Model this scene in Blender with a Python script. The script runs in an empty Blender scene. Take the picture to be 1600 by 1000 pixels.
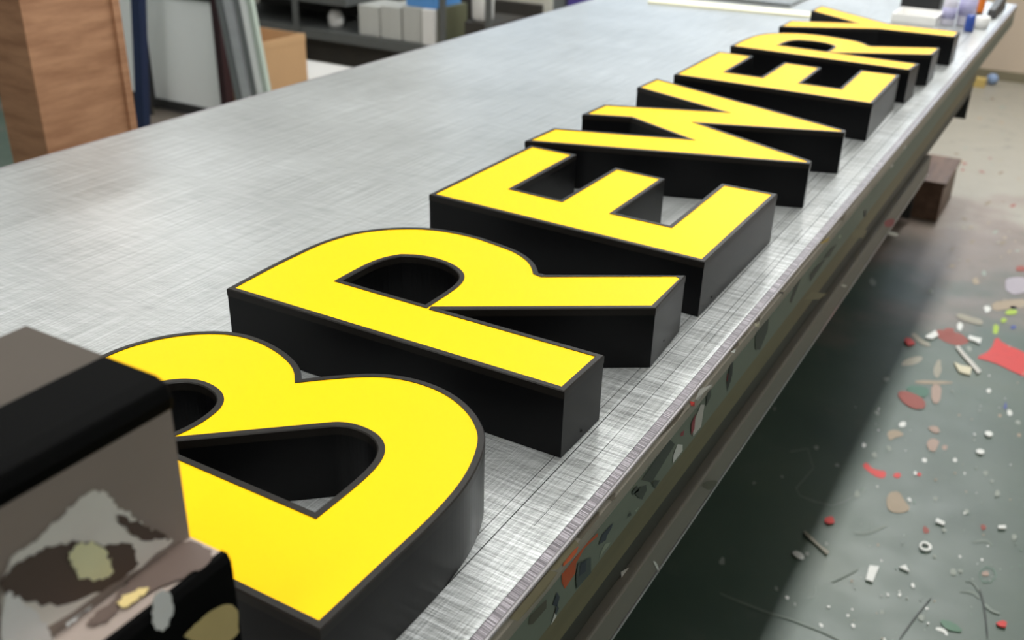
import bpy, math, random
from mathutils import Vector, Matrix
from mathutils.geometry import tessellate_polygon
random.seed(11)
SC = bpy.context.scene
COL = SC.collection
# ------------------------------------------------------------------ camera
cam_data = bpy.data.cameras.new('camera')
cam = bpy.data.objects.new('camera', cam_data); COL.objects.link(cam)
YAW, PITCH, ROLL = -0.515117, -0.464640, 0.0278457
def camera_axes():
    cy, sy = math.cos(YAW), math.sin(YAW); cp, sp = math.cos(PITCH), math.sin(PITCH)
    fwd = Vector((sy*cp, cy*cp, sp)); right = Vector((cy, -sy, 0)); up = right.cross(fwd)
    c, s = math.cos(ROLL), math.sin(ROLL)
    return c*right + s*up, -s*right + c*up, -fwd
_r, _u, _b = camera_axes()
cam.matrix_world = Matrix(((_r.x, _u.x, _b.x, 0.34455), (_r.y, _u.y, _b.y, -0.71633), (_r.z, _u.z, _b.z, 1.41897), (0, 0, 0, 1)))
cam_data.sensor_width = 36.0
cam_data.lens = 1553.195/1600*36.0
cam_data.clip_start = 0.02; cam_data.clip_end = 60
cam_data.dof.use_dof = True
cam_data.dof.focus_distance = 0.96
cam_data.dof.aperture_fstop = 6.6
SC.camera = cam
# ------------------------------------------------------------------ exposure and world
SC.view_settings.view_transform = 'Standard'; SC.view_settings.look = 'None'
SC.view_settings.gamma = 1.0; SC.view_settings.use_curve_mapping = False
SC.view_settings.exposure = 0.0
w = bpy.data.worlds.new('world'); SC.world = w; w.use_nodes = True
w.node_tree.nodes['Background'].inputs[0].default_value = (0.75, 0.85, 1.0, 1)
w.node_tree.nodes['Background'].inputs[1].default_value = 0.3
CEIL = 3.0
FIXTURES = [(x, y, p*(1.9 if x == -4.1 and 0 < y < 2 else 2.8 if (x, y) == (-4.1, 3.0) else .4 if x == -4.1 and y > 3 else 3.2 if (x, y) == (0, 4.4) else .6 if (x, y) == (0, 5.8) else 1)) for x, p in ((-1.25, 8.5), (-4.1, 6.0), (0.0, 18.0), (2.4, 2.5)) for y in (-1.2, 0.2, 1.6, 3.0, 4.4, 5.8)]  # rightmost row is an added weak fill for the table's side

# ------------------------------------------------------------------ materials
MATS = {}
def srgb(r, g, b):
    f = lambda v: (v/255/12.92) if v/255 <= 0.04045 else ((v/255+0.055)/1.055)**2.4
    return (f(r), f(g), f(b), 1)
def base(name):
    m = bpy.data.materials.new(name); m.use_nodes = True
    nt = m.node_tree; p = nt.nodes['Principled BSDF']
    MATS[name] = m
    return m, nt, p
def mat(name, col, rough=0.5, metal=0.0, spec=0.5, noise=0.0, scale=8.0, bump=0.0, stretch=(1, 1, 1), emit=None, es=0, coat=0, rnoise=0.0):
    m, nt, p = base(name)
    p.inputs['Roughness'].default_value = rough; p.inputs['Metallic'].default_value = metal
    p.inputs['Specular IOR Level'].default_value = spec; p.inputs['Base Color'].default_value = col
    p.inputs['Coat Weight'].default_value = coat
    if emit:
        p.inputs['Emission Color'].default_value = emit; p.inputs['Emission Strength'].default_value = es
    tc = nt.nodes.new('ShaderNodeTexCoord'); mp = nt.nodes.new('ShaderNodeMapping')
    mp.inputs['Scale'].default_value = stretch; nt.links.new(tc.outputs['Object'], mp.inputs['Vector'])
    nz = nt.nodes.new('ShaderNodeTexNoise'); nz.inputs['Scale'].default_value = scale; nz.inputs['Detail'].default_value = 5
    nt.links.new(mp.outputs[0], nz.inputs['Vector'])
    mx = nt.nodes.new('ShaderNodeMix'); mx.data_type = 'RGBA'
    k = noise
    mx.inputs[6].default_value = tuple(c*(1-k) for c in col[:3])+(1,)
    mx.inputs[7].default_value = tuple(min(1, c*(1+k)) for c in col[:3])+(1,)
    nt.links.new(nz.outputs['Fac'], mx.inputs[0]); nt.links.new(mx.outputs[2], p.inputs['Base Color'])
    if rnoise:
        mr = nt.nodes.new('ShaderNodeMapRange'); mr.inputs[3].default_value = max(0.02, rough-rnoise); mr.inputs[4].default_value = rough+rnoise
        mr.inputs[1].default_value = .3; mr.inputs[2].default_value = .7
        nt.links.new(nz.outputs['Fac'], mr.inputs[0]); nt.links.new(mr.outputs[0], p.inputs['Roughness'])
    if bump:
        b = nt.nodes.new('ShaderNodeBump'); b.inputs['Strength'].default_value = bump; b.inputs['Distance'].default_value = 0.002
        nt.links.new(nz.outputs['Fac'], b.inputs['Height']); nt.links.new(b.outputs[0], p.inputs['Normal'])
    return m
def ramp(nt, fac, stops):
    r = nt.nodes.new('ShaderNodeValToRGB'); e = r.color_ramp.elements
    e[0].position, e[0].color = stops[0]; e[1].position, e[1].color = stops[-1]
    for s in stops[1:-1]:
        n = e.new(s[0]); n.color = s[1]
    nt.links.new(fac, r.inputs[0]); return r
def noise_node(nt, src, scale3, scale=1.0, detail=4, rot=0.0):
    mp = nt.nodes.new('ShaderNodeMapping'); mp.inputs['Scale'].default_value = scale3
    mp.vector_type = 'POINT'
    if rot:
        m0 = nt.nodes.new('ShaderNodeMapping'); m0.inputs['Rotation'].default_value = (0, 0, rot)
        nt.links.new(src, m0.inputs['Vector']); src = m0.outputs[0]
    nt.links.new(src, mp.inputs['Vector'])
    nz = nt.nodes.new('ShaderNodeTexNoise'); nz.inputs['Scale'].default_value = scale; nz.inputs['Detail'].default_value = detail
    nt.links.new(mp.outputs[0], nz.inputs['Vector']); return nz.outputs['Fac']
def math_node(nt, op, a, b=None):
    n = nt.nodes.new('ShaderNodeMath'); n.operation = op
    for i, v in enumerate((a, b)):
        if v is None: continue
        if isinstance(v, (int, float)): n.inputs[i].default_value = v
        else: nt.links.new(v, n.inputs[i])
    return n.outputs[0]

def make_metal_top():
    m, nt, p = base('scratched_metal')
    tc = nt.nodes.new('ShaderNodeTexCoord'); o = tc.outputs['Object']
    n1 = noise_node(nt, o, (6, 900, 1), 1, 3)           # fine scratches running across the table
    n2 = noise_node(nt, o, (700, 5, 1), 1, 3)           # fine scratches running along the table
    n3 = noise_node(nt, o, (14, 260, 1), 1, 2, 0.06)
    n4 = noise_node(nt, o, (1.6, 2.2, 1), 1.4, 5)       # broad wear
    n5 = noise_node(nt, o, (30, 420, 1), 1, 2, -0.55)
    sx = nt.nodes.new('ShaderNodeSeparateXYZ'); nt.links.new(o, sx.inputs[0])
    lane = nt.nodes.new('ShaderNodeMapRange'); lane.inputs[1].default_value = .35; lane.inputs[2].default_value = .55   # knife lane along the front edge (table origin is at x=-.55)
    lane.inputs[3].default_value = .28; lane.inputs[4].default_value = 1.0; nt.links.new(sx.outputs[0], lane.inputs[0])
    c1 = math_node(nt, 'MULTIPLY', math_node(nt, 'SUBTRACT', math_node(nt, 'ADD', math_node(nt, 'MULTIPLY', n1, .6), math_node(nt, 'MULTIPLY', n3, .4)), .5), lane.outputs[0])
    s = math_node(nt, 'ADD', math_node(nt, 'MULTIPLY', math_node(nt, 'ADD', c1, .5), 0.62), math_node(nt, 'MULTIPLY', n2, 0.26))
    s = math_node(nt, 'ADD', s, math_node(nt, 'MULTIPLY', n5, 0.12))
    r1 = ramp(nt, s, [(0.41, (0.27, 0.28, 0.275, 1)), (0.5, (0.50, 0.515, 0.51, 1)), (0.59, (0.78, 0.80, 0.80, 1))])
    r2 = ramp(nt, n4, [(0.3, (0.70, 0.70, 0.69, 1)), (0.7, (0.90, 0.90, 0.90, 1))])
    mx = nt.nodes.new('ShaderNodeMix'); mx.data_type = 'RGBA'; mx.blend_type = 'MULTIPLY'; mx.inputs[0].default_value = 1
    nt.links.new(r1.outputs[0], mx.inputs[6]); nt.links.new(r2.outputs[0], mx.inputs[7])
    nt.links.new(mx.outputs[2], p.inputs['Base Color'])
    p.inputs['Metallic'].default_value = 0.4
    mr = nt.nodes.new('ShaderNodeMapRange'); mr.inputs[1].default_value = .4; mr.inputs[2].default_value = .6
    mr.inputs[3].default_value = .29; mr.inputs[4].default_value = .37
    nt.links.new(s, mr.inputs[0]); nt.links.new(mr.outputs[0], p.inputs['Roughness'])
    b = nt.nodes.new('ShaderNodeBump'); b.inputs['Strength'].default_value = 0.5; b.inputs['Distance'].default_value = 0.0004
    nt.links.new(s, b.inputs['Height']); nt.links.new(b.outputs[0], p.inputs['Normal'])
make_metal_top()

def make_floor():
    m, nt, p = base('painted_floor')
    tc = nt.nodes.new('ShaderNodeTexCoord'); o = tc.outputs['Object']
    n1 = noise_node(nt, o, (1, 1, 1), 1.3, 6); n2 = noise_node(nt, o, (1, 1, 1), 9, 8); n3 = noise_node(nt, o, (1, 1, 1), 3.1, 7)
    c = ramp(nt, n1, [(0.35, (0.040, 0.070, 0.052, 1)), (0.55, (0.066, 0.100, 0.072, 1)), (0.7, (0.10, 0.125, 0.088, 1))])
    d = ramp(nt, n3, [(0.50, (0, 0, 0, 1)), (0.64, (1, 1, 1, 1))])
    sx = nt.nodes.new('ShaderNodeSeparateXYZ'); nt.links.new(o, sx.inputs[0])
    sy = math_node(nt, 'ADD', sx.outputs[1], math_node(nt, 'MULTIPLY', math_node(nt, 'SUBTRACT', n3, .5), 2.6))
    worn = ramp(nt, math_node(nt, 'DIVIDE', sy, 8), [(0.29, (0, 0, 0, 1)), (0.38, (.75, .75, .75, 1)), (0.46, (1, 1, 1, 1))])   # worn bare concrete beyond the painted area
    wc = ramp(nt, math_node(nt, 'DIVIDE', sy, 8), [(0.32, (0.20, 0.145, 0.12, 1)), (0.42, (0.24, 0.18, 0.15, 1)), (0.50, (0.30, 0.275, 0.225, 1))])
    mx = nt.nodes.new('ShaderNodeMix'); mx.data_type = 'RGBA'
    nt.links.new(worn.outputs[0], mx.inputs[0]); nt.links.new(c.outputs[0], mx.inputs[6]); nt.links.new(wc.outputs[0], mx.inputs[7])
    fl = ramp(nt, n2, [(0.62, (0, 0, 0, 1)), (0.74, (0.5, 0.5, 0.5, 1))])
    m2 = nt.nodes.new('ShaderNodeMix'); m2.data_type = 'RGBA'
    nt.links.new(fl.outputs[0], m2.inputs[0]); nt.links.new(mx.outputs[2], m2.inputs[6]); m2.inputs[7].default_value = (0.10, 0.12, 0.10, 1)
    nt.links.new(m2.outputs[2], p.inputs['Base Color']); p.inputs['Specular IOR Level'].default_value = .75
    mr = nt.nodes.new('ShaderNodeMapRange'); mr.inputs[3].default_value = .34; mr.inputs[4].default_value = .56
    nt.links.new(n2, mr.inputs[0]); nt.links.new(mr.outputs[0], p.inputs['Roughness'])
    b = nt.nodes.new('ShaderNodeBump'); b.inputs['Strength'].default_value = 0.25; b.inputs['Distance'].default_value = 0.003
    nt.links.new(n3, b.inputs['Height']); nt.links.new(b.outputs[0], p.inputs['Normal'])
make_floor()

def make_wood(name, c1, c2, axis='z', sc=3.0):
    m, nt, p = base(name)
    tc = nt.nodes.new('ShaderNodeTexCoord'); o = tc.outputs['Object']
    st = {'z': (2.2, 2.2, 14), 'y': (9, 1.2, 9), 'x': (1.2, 9, 9)}[axis]
    n = noise_node(nt, o, st, sc, 6); n2 = noise_node(nt, o, tuple(v*6 for v in st), sc, 3)
    s = math_node(nt, 'ADD', math_node(nt, 'MULTIPLY', n, .8), math_node(nt, 'MULTIPLY', n2, .2))
    r = ramp(nt, s, [(0.35, c1), (0.65, c2)])
    nt.links.new(r.outputs[0], p.inputs['Base Color']); p.inputs['Roughness'].default_value = .5
make_wood('plywood', srgb(156, 112, 82), srgb(186, 140, 106))
make_wood('brown_wood', srgb(80, 58, 46), srgb(116, 90, 72), 'y')
make_wood('apron_wood', srgb(100, 92, 62), srgb(122, 112, 80), 'y', 1.5)

def make_trim_strip():
    m, nt, p = base('cut_edge_strip')                    # grey strip with cross cuts
    tc = nt.nodes.new('ShaderNodeTexCoord'); o = tc.outputs['Object']
    n = noise_node(nt, o, (8, 800, 1), 1, 3, 0.2); n2 = noise_node(nt, o, (20, 6, 1), 1, 3)
    r = ramp(nt, n, [(0.40, srgb(78, 74, 78)), (0.52, srgb(118, 112, 116)), (0.64, srgb(160, 155, 160))])
    nt.links.new(r.outputs[0], p.inputs['Base Color']); p.inputs['Roughness'].default_value = .4; p.inputs['Metallic'].default_value = .4
make_trim_strip()
mat('black_return', (0.004, 0.004, 0.0045, 1), .30, spec=.16, noise=.05, scale=5, rnoise=.02)
mat('black_trim', (0.013, 0.011, 0.009, 1), .38, spec=.2, noise=.1, scale=60)
mat('yellow_face', (1.0, 0.55, 0.0, 1), .42, spec=.10, noise=.012, scale=6)
mat('hole_black', (0.001, 0.001, 0.001, 1), .9)
mat('putty_lip', srgb(164, 154, 140), .5, noise=.14, scale=22, bump=.5)
mat('steel_bead', srgb(178, 174, 176), .3, metal=.7, noise=.25, scale=60)
mat('apron_green', srgb(118, 126, 112), .55, noise=.10, scale=14, bump=.3)
mat('fascia_dark', srgb(56, 54, 46), .5, noise=.2, scale=5, stretch=(1, .4, 1))
mat('rail_brown', srgb(122, 116, 106), .5, metal=.1, noise=.12, scale=10, stretch=(1, .3, 1))
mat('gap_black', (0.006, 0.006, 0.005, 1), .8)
mat('frame_dark', (0.03, 0.032, 0.03, 1), .6, noise=.3)
mat('wall_paint', srgb(196, 178, 158), .7, noise=.07, scale=1.6, stretch=(3, 1, .3))
mat('wall_dim', srgb(96, 92, 88), .8, noise=.1, scale=1)
mat('wall_pale', srgb(205, 208, 208), .8, noise=.05, scale=1)
mat('ceiling_paint', srgb(214, 215, 212), .9, noise=.05, scale=1)
mat('base_dirt', srgb(120, 112, 90), .8, noise=.2, scale=6)
mat('window_glow', (0.75, 0.85, 1, 1), .3, emit=(0.66, 0.82, 1, 1), es=1.0)  # glowing sheet for the added, unseen window
mat('tube', (1, 1, 1, 1), .4, emit=(1, 0.99, 0.96, 1), es=6)
mat('fixture_white', srgb(225, 225, 222), .5)
for n, c, r in [('white', (222, 222, 216), .5), ('offwhite', (200, 196, 188), .6), ('cream', (214, 206, 178), .6), ('red', (205, 48, 42), .5), ('redwash', (150, 78, 68), .6), ('pink', (172, 148, 134), .6), ('beige', (168, 152, 132), .7),
                ('teal', (60, 104, 84), .5), ('lilac', (168, 160, 168), .6), ('lime', (165, 190, 70), .6), ('blue', (70, 84, 150), .6), ('pinkfloor', (124, 104, 92), .6), ('dustfloor', (140, 128, 110), .7), ('greige', (160, 154, 138), .6),
                ('greenp', (40, 96, 62), .4), ('greyline', (112, 122, 112), .5), ('ringg', (88, 112, 98), .5), ('darkline', (24, 34, 30), .5), ('grey', (150, 156, 146), .6), ('orange', (196, 84, 36), .5), ('brightorange', (250, 110, 50), .4),
                ('navy', (44, 52, 66), .5), ('slate', (68, 78, 76), .5), ('palegreen', (150, 158, 138), .5), ('darkgreen', (60, 66, 58), .5), ('brownpaint', (84, 80, 64), .5), ('crimson', (150, 48, 60), .5), ('black', (22, 24, 24), .5),
                ('mud', (108, 98, 84), .6), ('olivemud', (134, 124, 96), .6), ('ochre', (190, 164, 96), .6)]:
    mat('paint_'+n, srgb(*c), r, noise=.10, scale=50)
mat('block_top', srgb(74, 67, 60), .6, spec=.2, noise=.06, scale=12)
mat('block_black', (0.003, 0.003, 0.003, 1), .6, spec=.03, noise=.1)
mat('block_front', srgb(160, 145, 136), .5, noise=.07, scale=14)
for n, c in [('smear', (250, 240, 232)), ('brownp', (92, 76, 68)), ('creamp', (248, 242, 196)), ('whitep', (250, 248, 244)), ('tanp', (206, 184, 124))]:
    mat('block_'+n, srgb(*c), .6, noise=.12, scale=40)
mat('panel_white', srgb(248, 250, 248), .5, noise=.02)
mat('blue_steel', srgb(36, 48, 82), .45, noise=.1)
mat('maroon', srgb(58, 34, 38), .45, noise=.1)
mat('dark_frame', srgb(50, 50, 50), .5, noise=.1)
mat('aluminium', srgb(205, 207, 210), .35, metal=.3, noise=.15, scale=4, stretch=(1, 1, 6))
mat('pale_green_plastic', srgb(190, 202, 190), .5, noise=.06)
mat('grey_plastic', srgb(120, 124, 124), .4, noise=.1)
mat('cardboard', srgb(200, 160, 116), .75, noise=.06, scale=7)
mat('cardboard_inside', srgb(160, 112, 72), .8, noise=.06)
mat('paper_white', srgb(232, 230, 226), .7, noise=.03)
mat('bench_grey', srgb(92, 94, 92), .5, noise=.15)
mat('bench_dark', srgb(58, 54, 48), .7, noise=.35, scale=5)
mat('box_grey', srgb(188, 188, 182), .6, noise=.12, scale=6, stretch=(3, 1, .5))
mat('olive_plastic', srgb(110, 110, 84), .6)
mat('blue_plastic', srgb(90, 150, 214), .4)
mat('drum_beige', srgb(206, 202, 188), .5, noise=.06, scale=3, stretch=(1, 1, .2))
mat('purple', srgb(84, 70, 150), .5)
mat('clear_plastic', srgb(206, 202, 214), .25, noise=.06)
mat('label_violet', srgb(176, 172, 206), .4, noise=.1)
mat('tape_blue', srgb(40, 70, 150), .4)
mat('orange_plastic', srgb(236, 128, 36), .4)
mat('black_rubber', srgb(34, 34, 34), .5, noise=.1)
mat('foam_cream', srgb(238, 234, 205), .6)
mat('ball_blue', srgb(130, 150, 182), .4)
# ------------------------------------------------------------------ paint marks (world coordinates in metres)
FLOOR_PAINT=[('redwash',[(0.2272,2.3964),(0.2179,2.3715),(0.2006,2.3485),(0.1721,2.3487),(0.1507,2.3611),(0.1331,2.3814),(0.1299,2.4153),(0.1599,2.439),(0.1959,2.4438),(0.2167,2.4199)]),
('redwash',[(0.1594,2.416),(0.1568,2.3977),(0.1499,2.3844),(0.1408,2.3793),(0.1317,2.3819),(0.1209,2.391),(0.1223,2.4132),(0.1305,2.4315),(0.1429,2.4395),(0.1516,2.427)]),
('red',[(0.2576,2.2893),(0.2929,2.3703),(0.294,2.4876),(0.3218,2.4389),(0.3824,2.4182),(0.459,2.3486),(0.4686,2.2209),(0.3806,2.2526),(0.3245,2.2852),(0.2876,2.2944)]),
('redwash',[(0.3254,3.1422),(0.3256,3.1251),(0.3163,3.1071),(0.3024,3.0965),(0.2895,3.0994),(0.2902,3.119),(0.288,3.1348),(0.2974,3.1525),(0.3107,3.1593),(0.3196,3.1526)]),
('redwash',[(0.0963,1.9527),(0.1245,1.9707),(0.1719,1.9472),(0.1828,1.8939),(0.1509,1.8735),(0.1103,1.9078)]),
('red',[(0.0949,1.521),(0.1163,1.5031),(0.1385,1.4899),(0.1569,1.4982),(0.1517,1.5308),(0.1363,1.5241),(0.1186,1.524),(0.0998,1.5459)]),
('red',[(0.1877,1.5322),(0.1866,1.5247),(0.1848,1.5162),(0.1789,1.5143),(0.1732,1.5144),(0.17,1.5211),(0.1714,1.5295),(0.1749,1.5358),(0.1798,1.5399),(0.1845,1.5375)]),
('red',[(0.2298,1.562),(0.2299,1.5577),(0.2284,1.5525),(0.2248,1.5528),(0.2222,1.5534),(0.2194,1.5554),(0.2205,1.5603),(0.2222,1.5649),(0.2256,1.5668),(0.2286,1.5655)]),
('teal',[(0.1048,2.0006),(0.17,2.0296),(0.1778,1.9632),(0.1377,1.9459)]),
('pink',[(0.1715,2.0521),(0.2004,2.0576),(0.2116,1.9441),(0.1904,1.9387)]),
('beige',[(0.1317,2.0266),(0.2239,2.0857),(0.2216,2.1016),(0.1277,2.0501)]),
('beige',[(0.1144,1.7174),(0.1337,1.7443),(0.1612,1.7289),(0.139,1.7005),(0.1313,1.6742)]),
('beige',[(0.1753,1.441),(0.1968,1.4606),(0.2132,1.4291),(0.2356,1.4026),(0.2183,1.3718),(0.1937,1.3649),(0.1797,1.3906)]),
('pink',[(0.2372,1.7943),(0.2332,1.7862),(0.2274,1.7787),(0.2179,1.7829),(0.2104,1.7894),(0.2048,1.7998),(0.2104,1.8083),(0.2171,1.8147),(0.2279,1.8153),(0.2326,1.8035)]),
('pink',[(0.2148,1.7166),(0.222,1.7495),(0.2434,1.7453),(0.2432,1.717),(0.2412,1.6813),(0.2245,1.6878)]),
('pink',[(0.2652,1.7275),(0.2655,1.7205),(0.264,1.712),(0.2591,1.7097),(0.2554,1.714),(0.2528,1.7196),(0.2535,1.7271),(0.2554,1.7343),(0.2597,1.7346),(0.2645,1.7359)]),
('beige',[(0.2624,2.6767),(0.3057,2.7269),(0.3593,2.7773),(0.3511,2.8485),(0.2945,2.8031),(0.2496,2.7483)]),
('lilac',[(0.368,2.974),(0.3456,2.928),(0.3321,2.891),(0.3055,2.8585),(0.2796,2.8874),(0.2732,2.9385),(0.2685,2.9952),(0.2952,3.0305),(0.3251,3.0486),(0.3449,3.0096)]),
('lime',[(0.3322,2.7153),(0.3324,2.699),(0.3233,2.6866),(0.3135,2.6773),(0.3005,2.6744),(0.2993,2.6939),(0.3033,2.7098),(0.3096,2.7226),(0.3189,2.7302),(0.3313,2.7339)]),
('lime',[(0.3103,2.6275),(0.3096,2.6152),(0.3058,2.6072),(0.301,2.596),(0.296,2.6056),(0.2939,2.6168),(0.2948,2.6279),(0.2978,2.6364),(0.3023,2.6404),(0.3082,2.6403)]),
('lime',[(0.2958,2.5416),(0.2962,2.5219),(0.2953,2.5011),(0.2898,2.5018),(0.2829,2.5028),(0.2809,2.532),(0.2782,2.5559),(0.2802,2.5777),(0.2867,2.5752),(0.2938,2.5712)]),
('blue',[(0.3308,2.7551),(0.3285,2.746),(0.3244,2.7375),(0.3181,2.7357),(0.3119,2.7345),(0.3099,2.7414),(0.3082,2.7505),(0.3143,2.7604),(0.3219,2.7633),(0.3263,2.759)]),
('blue',[(0.3426,2.5882),(0.3419,2.5793),(0.3383,2.572),(0.3335,2.5688),(0.3274,2.5672),(0.3272,2.5782),(0.3281,2.5865),(0.3296,2.5982),(0.336,2.5998),(0.3424,2.5997)]),
('blue',[(0.3671,2.0114),(0.3691,2.0691),(0.3763,2.0173)]),
('greige',[(0.1646,2.5583),(0.2062,2.5409),(0.2455,2.5415),(0.244,2.5843),(0.2048,2.589),(0.1638,2.5963)]),
('greige',[(0.1215,2.2072),(0.1216,2.1838),(0.1117,2.1544),(0.0989,2.1363),(0.0876,2.1245),(0.0743,2.1177),(0.0732,2.1406),(0.0817,2.1728),(0.0972,2.1932),(0.1112,2.2106)]),
('greige',[(0.1841,2.1571),(0.1842,2.1223),(0.1812,2.0966),(0.1738,2.1018),(0.1666,2.1189),(0.1612,2.1529),(0.1622,2.1831),(0.1629,2.2179),(0.1706,2.2201),(0.1769,2.1829)]),
('greige',[(0.0615,2.3384),(0.0989,2.2947),(0.1263,2.2878),(0.1257,2.3164),(0.1008,2.3261),(0.065,2.3689)]),
('redwash',[(0.1737,2.4464),(0.1789,2.4315),(0.1671,2.4211),(0.1574,2.4056),(0.1468,2.4123),(0.1455,2.4281),(0.1457,2.4415),(0.1502,2.458),(0.1617,2.4647),(0.1731,2.4633)]),
('greenp',[(0.351,1.0509),(0.3803,1.0585),(0.4049,1.0384),(0.3708,1.0256)]),
('greyline',[(-0.0746,1.4828),(-0.0428,1.5223),(-0.0077,1.4451),(-0.0221,1.3402),(-0.0033,1.3114),(0.0334,1.306),(0.0725,1.3145),(0.0958,1.3454),(0.1129,1.3889),(0.1092,1.3944),(0.0924,1.3516),(0.0712,1.3198),(0.0326,1.3143),(-0.0029,1.3164),(-0.0172,1.3389),(-0.0047,1.4452),(-0.0424,1.5289),(-0.0781,1.4915)]),
('greyline',[(0.1427,1.2389),(0.165,1.2457),(0.2004,1.3021),(0.1962,1.3111),(0.1621,1.254),(0.1414,1.25)]),
('greyline',[(0.1643,1.3045),(0.1728,1.2636),(0.1761,1.2657),(0.167,1.3062)]),
('greyline',[(-0.051,0.8863),(-0.0019,0.8826),(0.0516,0.8834),(0.1022,0.8898),(0.1664,0.8883),(0.2181,0.8809),(0.2184,0.8851),(0.1665,0.894),(0.1018,0.8955),(0.051,0.8901),(-0.0024,0.8897),(-0.0514,0.8917)]),
('greyline',[(0.141,1.0461),(0.1599,1.08),(0.1785,1.1156),(0.1745,1.122),(0.1557,1.0866),(0.1379,1.0508)]),
('greyline',[(0.1073,0.9687),(0.1233,0.9866),(0.1141,1.0211),(0.112,1.0198),(0.1204,0.9881),(0.1053,0.9734)]),
('greyline',[(0.3786,1.3455),(0.4016,1.3691),(0.415,1.3584),(0.4171,1.3675),(0.401,1.3801),(0.3767,1.3533)]),
('greyline',[(0.378,1.1591),(0.3983,1.1703),(0.414,1.1583),(0.4162,1.1666),(0.3987,1.1792),(0.3772,1.1644)]),
('greyline',[(0.382,1.2012),(0.3958,1.205),(0.4113,1.181),(0.4135,1.1857),(0.3973,1.2113),(0.3817,1.2062)]),
('greyline',[(0.4252,1.1422),(0.4399,1.1298),(0.4574,1.1297),(0.4581,1.1383),(0.4416,1.1387),(0.4286,1.1529)]),
('white',[(0.3521,1.0175),(0.3663,1.0196),(0.3736,1.0109),(0.3765,1.0168),(0.3682,1.0312),(0.3518,1.0269)]),
('ringg',[(0.4051,1.2471),(0.4142,1.273),(0.428,1.2723),(0.4347,1.256),(0.4285,1.2307),(0.4149,1.2225),(0.4062,1.2461),(0.4031,1.2416),(0.4134,1.2156),(0.4304,1.2265),(0.4379,1.2568),(0.4299,1.2793),(0.4127,1.2788),(0.403,1.2495)]),
('pink',[(0.4223,1.2549),(0.424,1.2494),(0.4193,1.2452),(0.4155,1.2423),(0.4106,1.2412),(0.4096,1.247),(0.4092,1.2531),(0.4137,1.2573),(0.4179,1.2627),(0.4209,1.2588)]),
('darkline',[(0.4097,1.1924),(0.4265,1.1358),(0.4443,1.0421),(0.4472,1.0445),(0.4298,1.1389),(0.4124,1.1955)]),
('darkline',[(0.3277,1.1099),(0.3094,1.0333),(0.2941,0.9512),(0.2968,0.9499),(0.3124,1.0316),(0.3302,1.1082)]),
('white',[(0.1512,1.785),(0.1519,1.7725),(0.1462,1.7643),(0.1386,1.763),(0.1345,1.7747),(0.137,1.7858),(0.1407,1.7939),(0.1483,1.7987)]),
('grey',[(0.0791,1.7985),(0.0769,1.7896),(0.0708,1.7915),(0.0658,1.7978),(0.0643,1.8075),(0.0676,1.8127),(0.0721,1.8169),(0.0764,1.808)]),
('white',[(0.0812,1.6092),(0.0775,1.6058),(0.0732,1.6145),(0.0723,1.625),(0.0748,1.6307),(0.0785,1.6282),(0.083,1.6243),(0.0831,1.6146)]),
('grey',[(0.1162,1.5773),(0.1127,1.5751),(0.1085,1.5784),(0.103,1.5868),(0.1062,1.5941),(0.1089,1.6028),(0.1146,1.5939),(0.1185,1.5844)]),
('grey',[(0.0481,1.4852),(0.0446,1.4819),(0.0412,1.4797),(0.0357,1.4828),(0.0366,1.4907),(0.0371,1.4977),(0.0419,1.4965),(0.0456,1.4922)]),
('white',[(0.2298,1.6366),(0.2322,1.6284),(0.2276,1.6228),(0.2223,1.6237),(0.2191,1.6307),(0.2193,1.6404),(0.2246,1.6421),(0.2289,1.6439)]),
('white',[(0.2963,1.6704),(0.2939,1.6642),(0.2894,1.6669),(0.2857,1.6736),(0.288,1.68),(0.2894,1.6861),(0.2935,1.6846),(0.2967,1.678)]),
('white',[(0.2202,1.5529),(0.2169,1.5526),(0.2134,1.5526),(0.2122,1.5596),(0.2121,1.5656),(0.2145,1.5695),(0.2182,1.5659),(0.2194,1.5596)]),
('white',[(0.326,2.0986),(0.3248,2.0891),(0.3197,2.0835),(0.3141,2.0905),(0.3139,2.1019),(0.316,2.11),(0.3206,2.1156),(0.3244,2.1071)]),
('grey',[(0.062,1.9987),(0.0601,1.9912),(0.0545,1.9889),(0.0479,1.9983),(0.0465,2.0122),(0.051,2.0186),(0.0575,2.023),(0.0635,2.0095)]),
('grey',[(0.0625,2.7378),(0.0658,2.7168),(0.0571,2.7086),(0.0472,2.7187),(0.0437,2.7393),(0.0471,2.7536),(0.0534,2.756),(0.06,2.752)]),
('beige',[(0.1929,2.9089),(0.1883,2.8854),(0.1774,2.8813),(0.1701,2.9019),(0.1663,2.9198),(0.1688,2.9371),(0.1765,2.9531),(0.1839,2.9291)]),
('grey',[(0.2028,2.9774),(0.1955,2.9783),(0.1868,2.9911),(0.187,3.0167),(0.1881,3.0362),(0.1949,3.0309),(0.2001,3.0178),(0.202,3.0005)]),
('white',[(0.2547,2.675),(0.251,2.6641),(0.2439,2.6493),(0.2377,2.6719),(0.2313,2.6933),(0.2376,2.7096),(0.2474,2.7112),(0.2558,2.6947)]),
('white',[(0.1925,2.4568),(0.1839,2.4632),(0.1779,2.4845),(0.1759,2.5094),(0.1806,2.5253),(0.1888,2.5187),(0.1947,2.4994),(0.1938,2.4799)]),
('grey',[(0.2383,2.3262),(0.2329,2.3313),(0.2285,2.3397),(0.2237,2.3571),(0.229,2.3644),(0.234,2.3662),(0.24,2.3563),(0.2428,2.3363)]),
('white',[(0.3506,2.411),(0.3472,2.4004),(0.3413,2.4041),(0.3336,2.4071),(0.3364,2.4219),(0.3362,2.4399),(0.3439,2.4318),(0.3483,2.4238)]),
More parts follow.
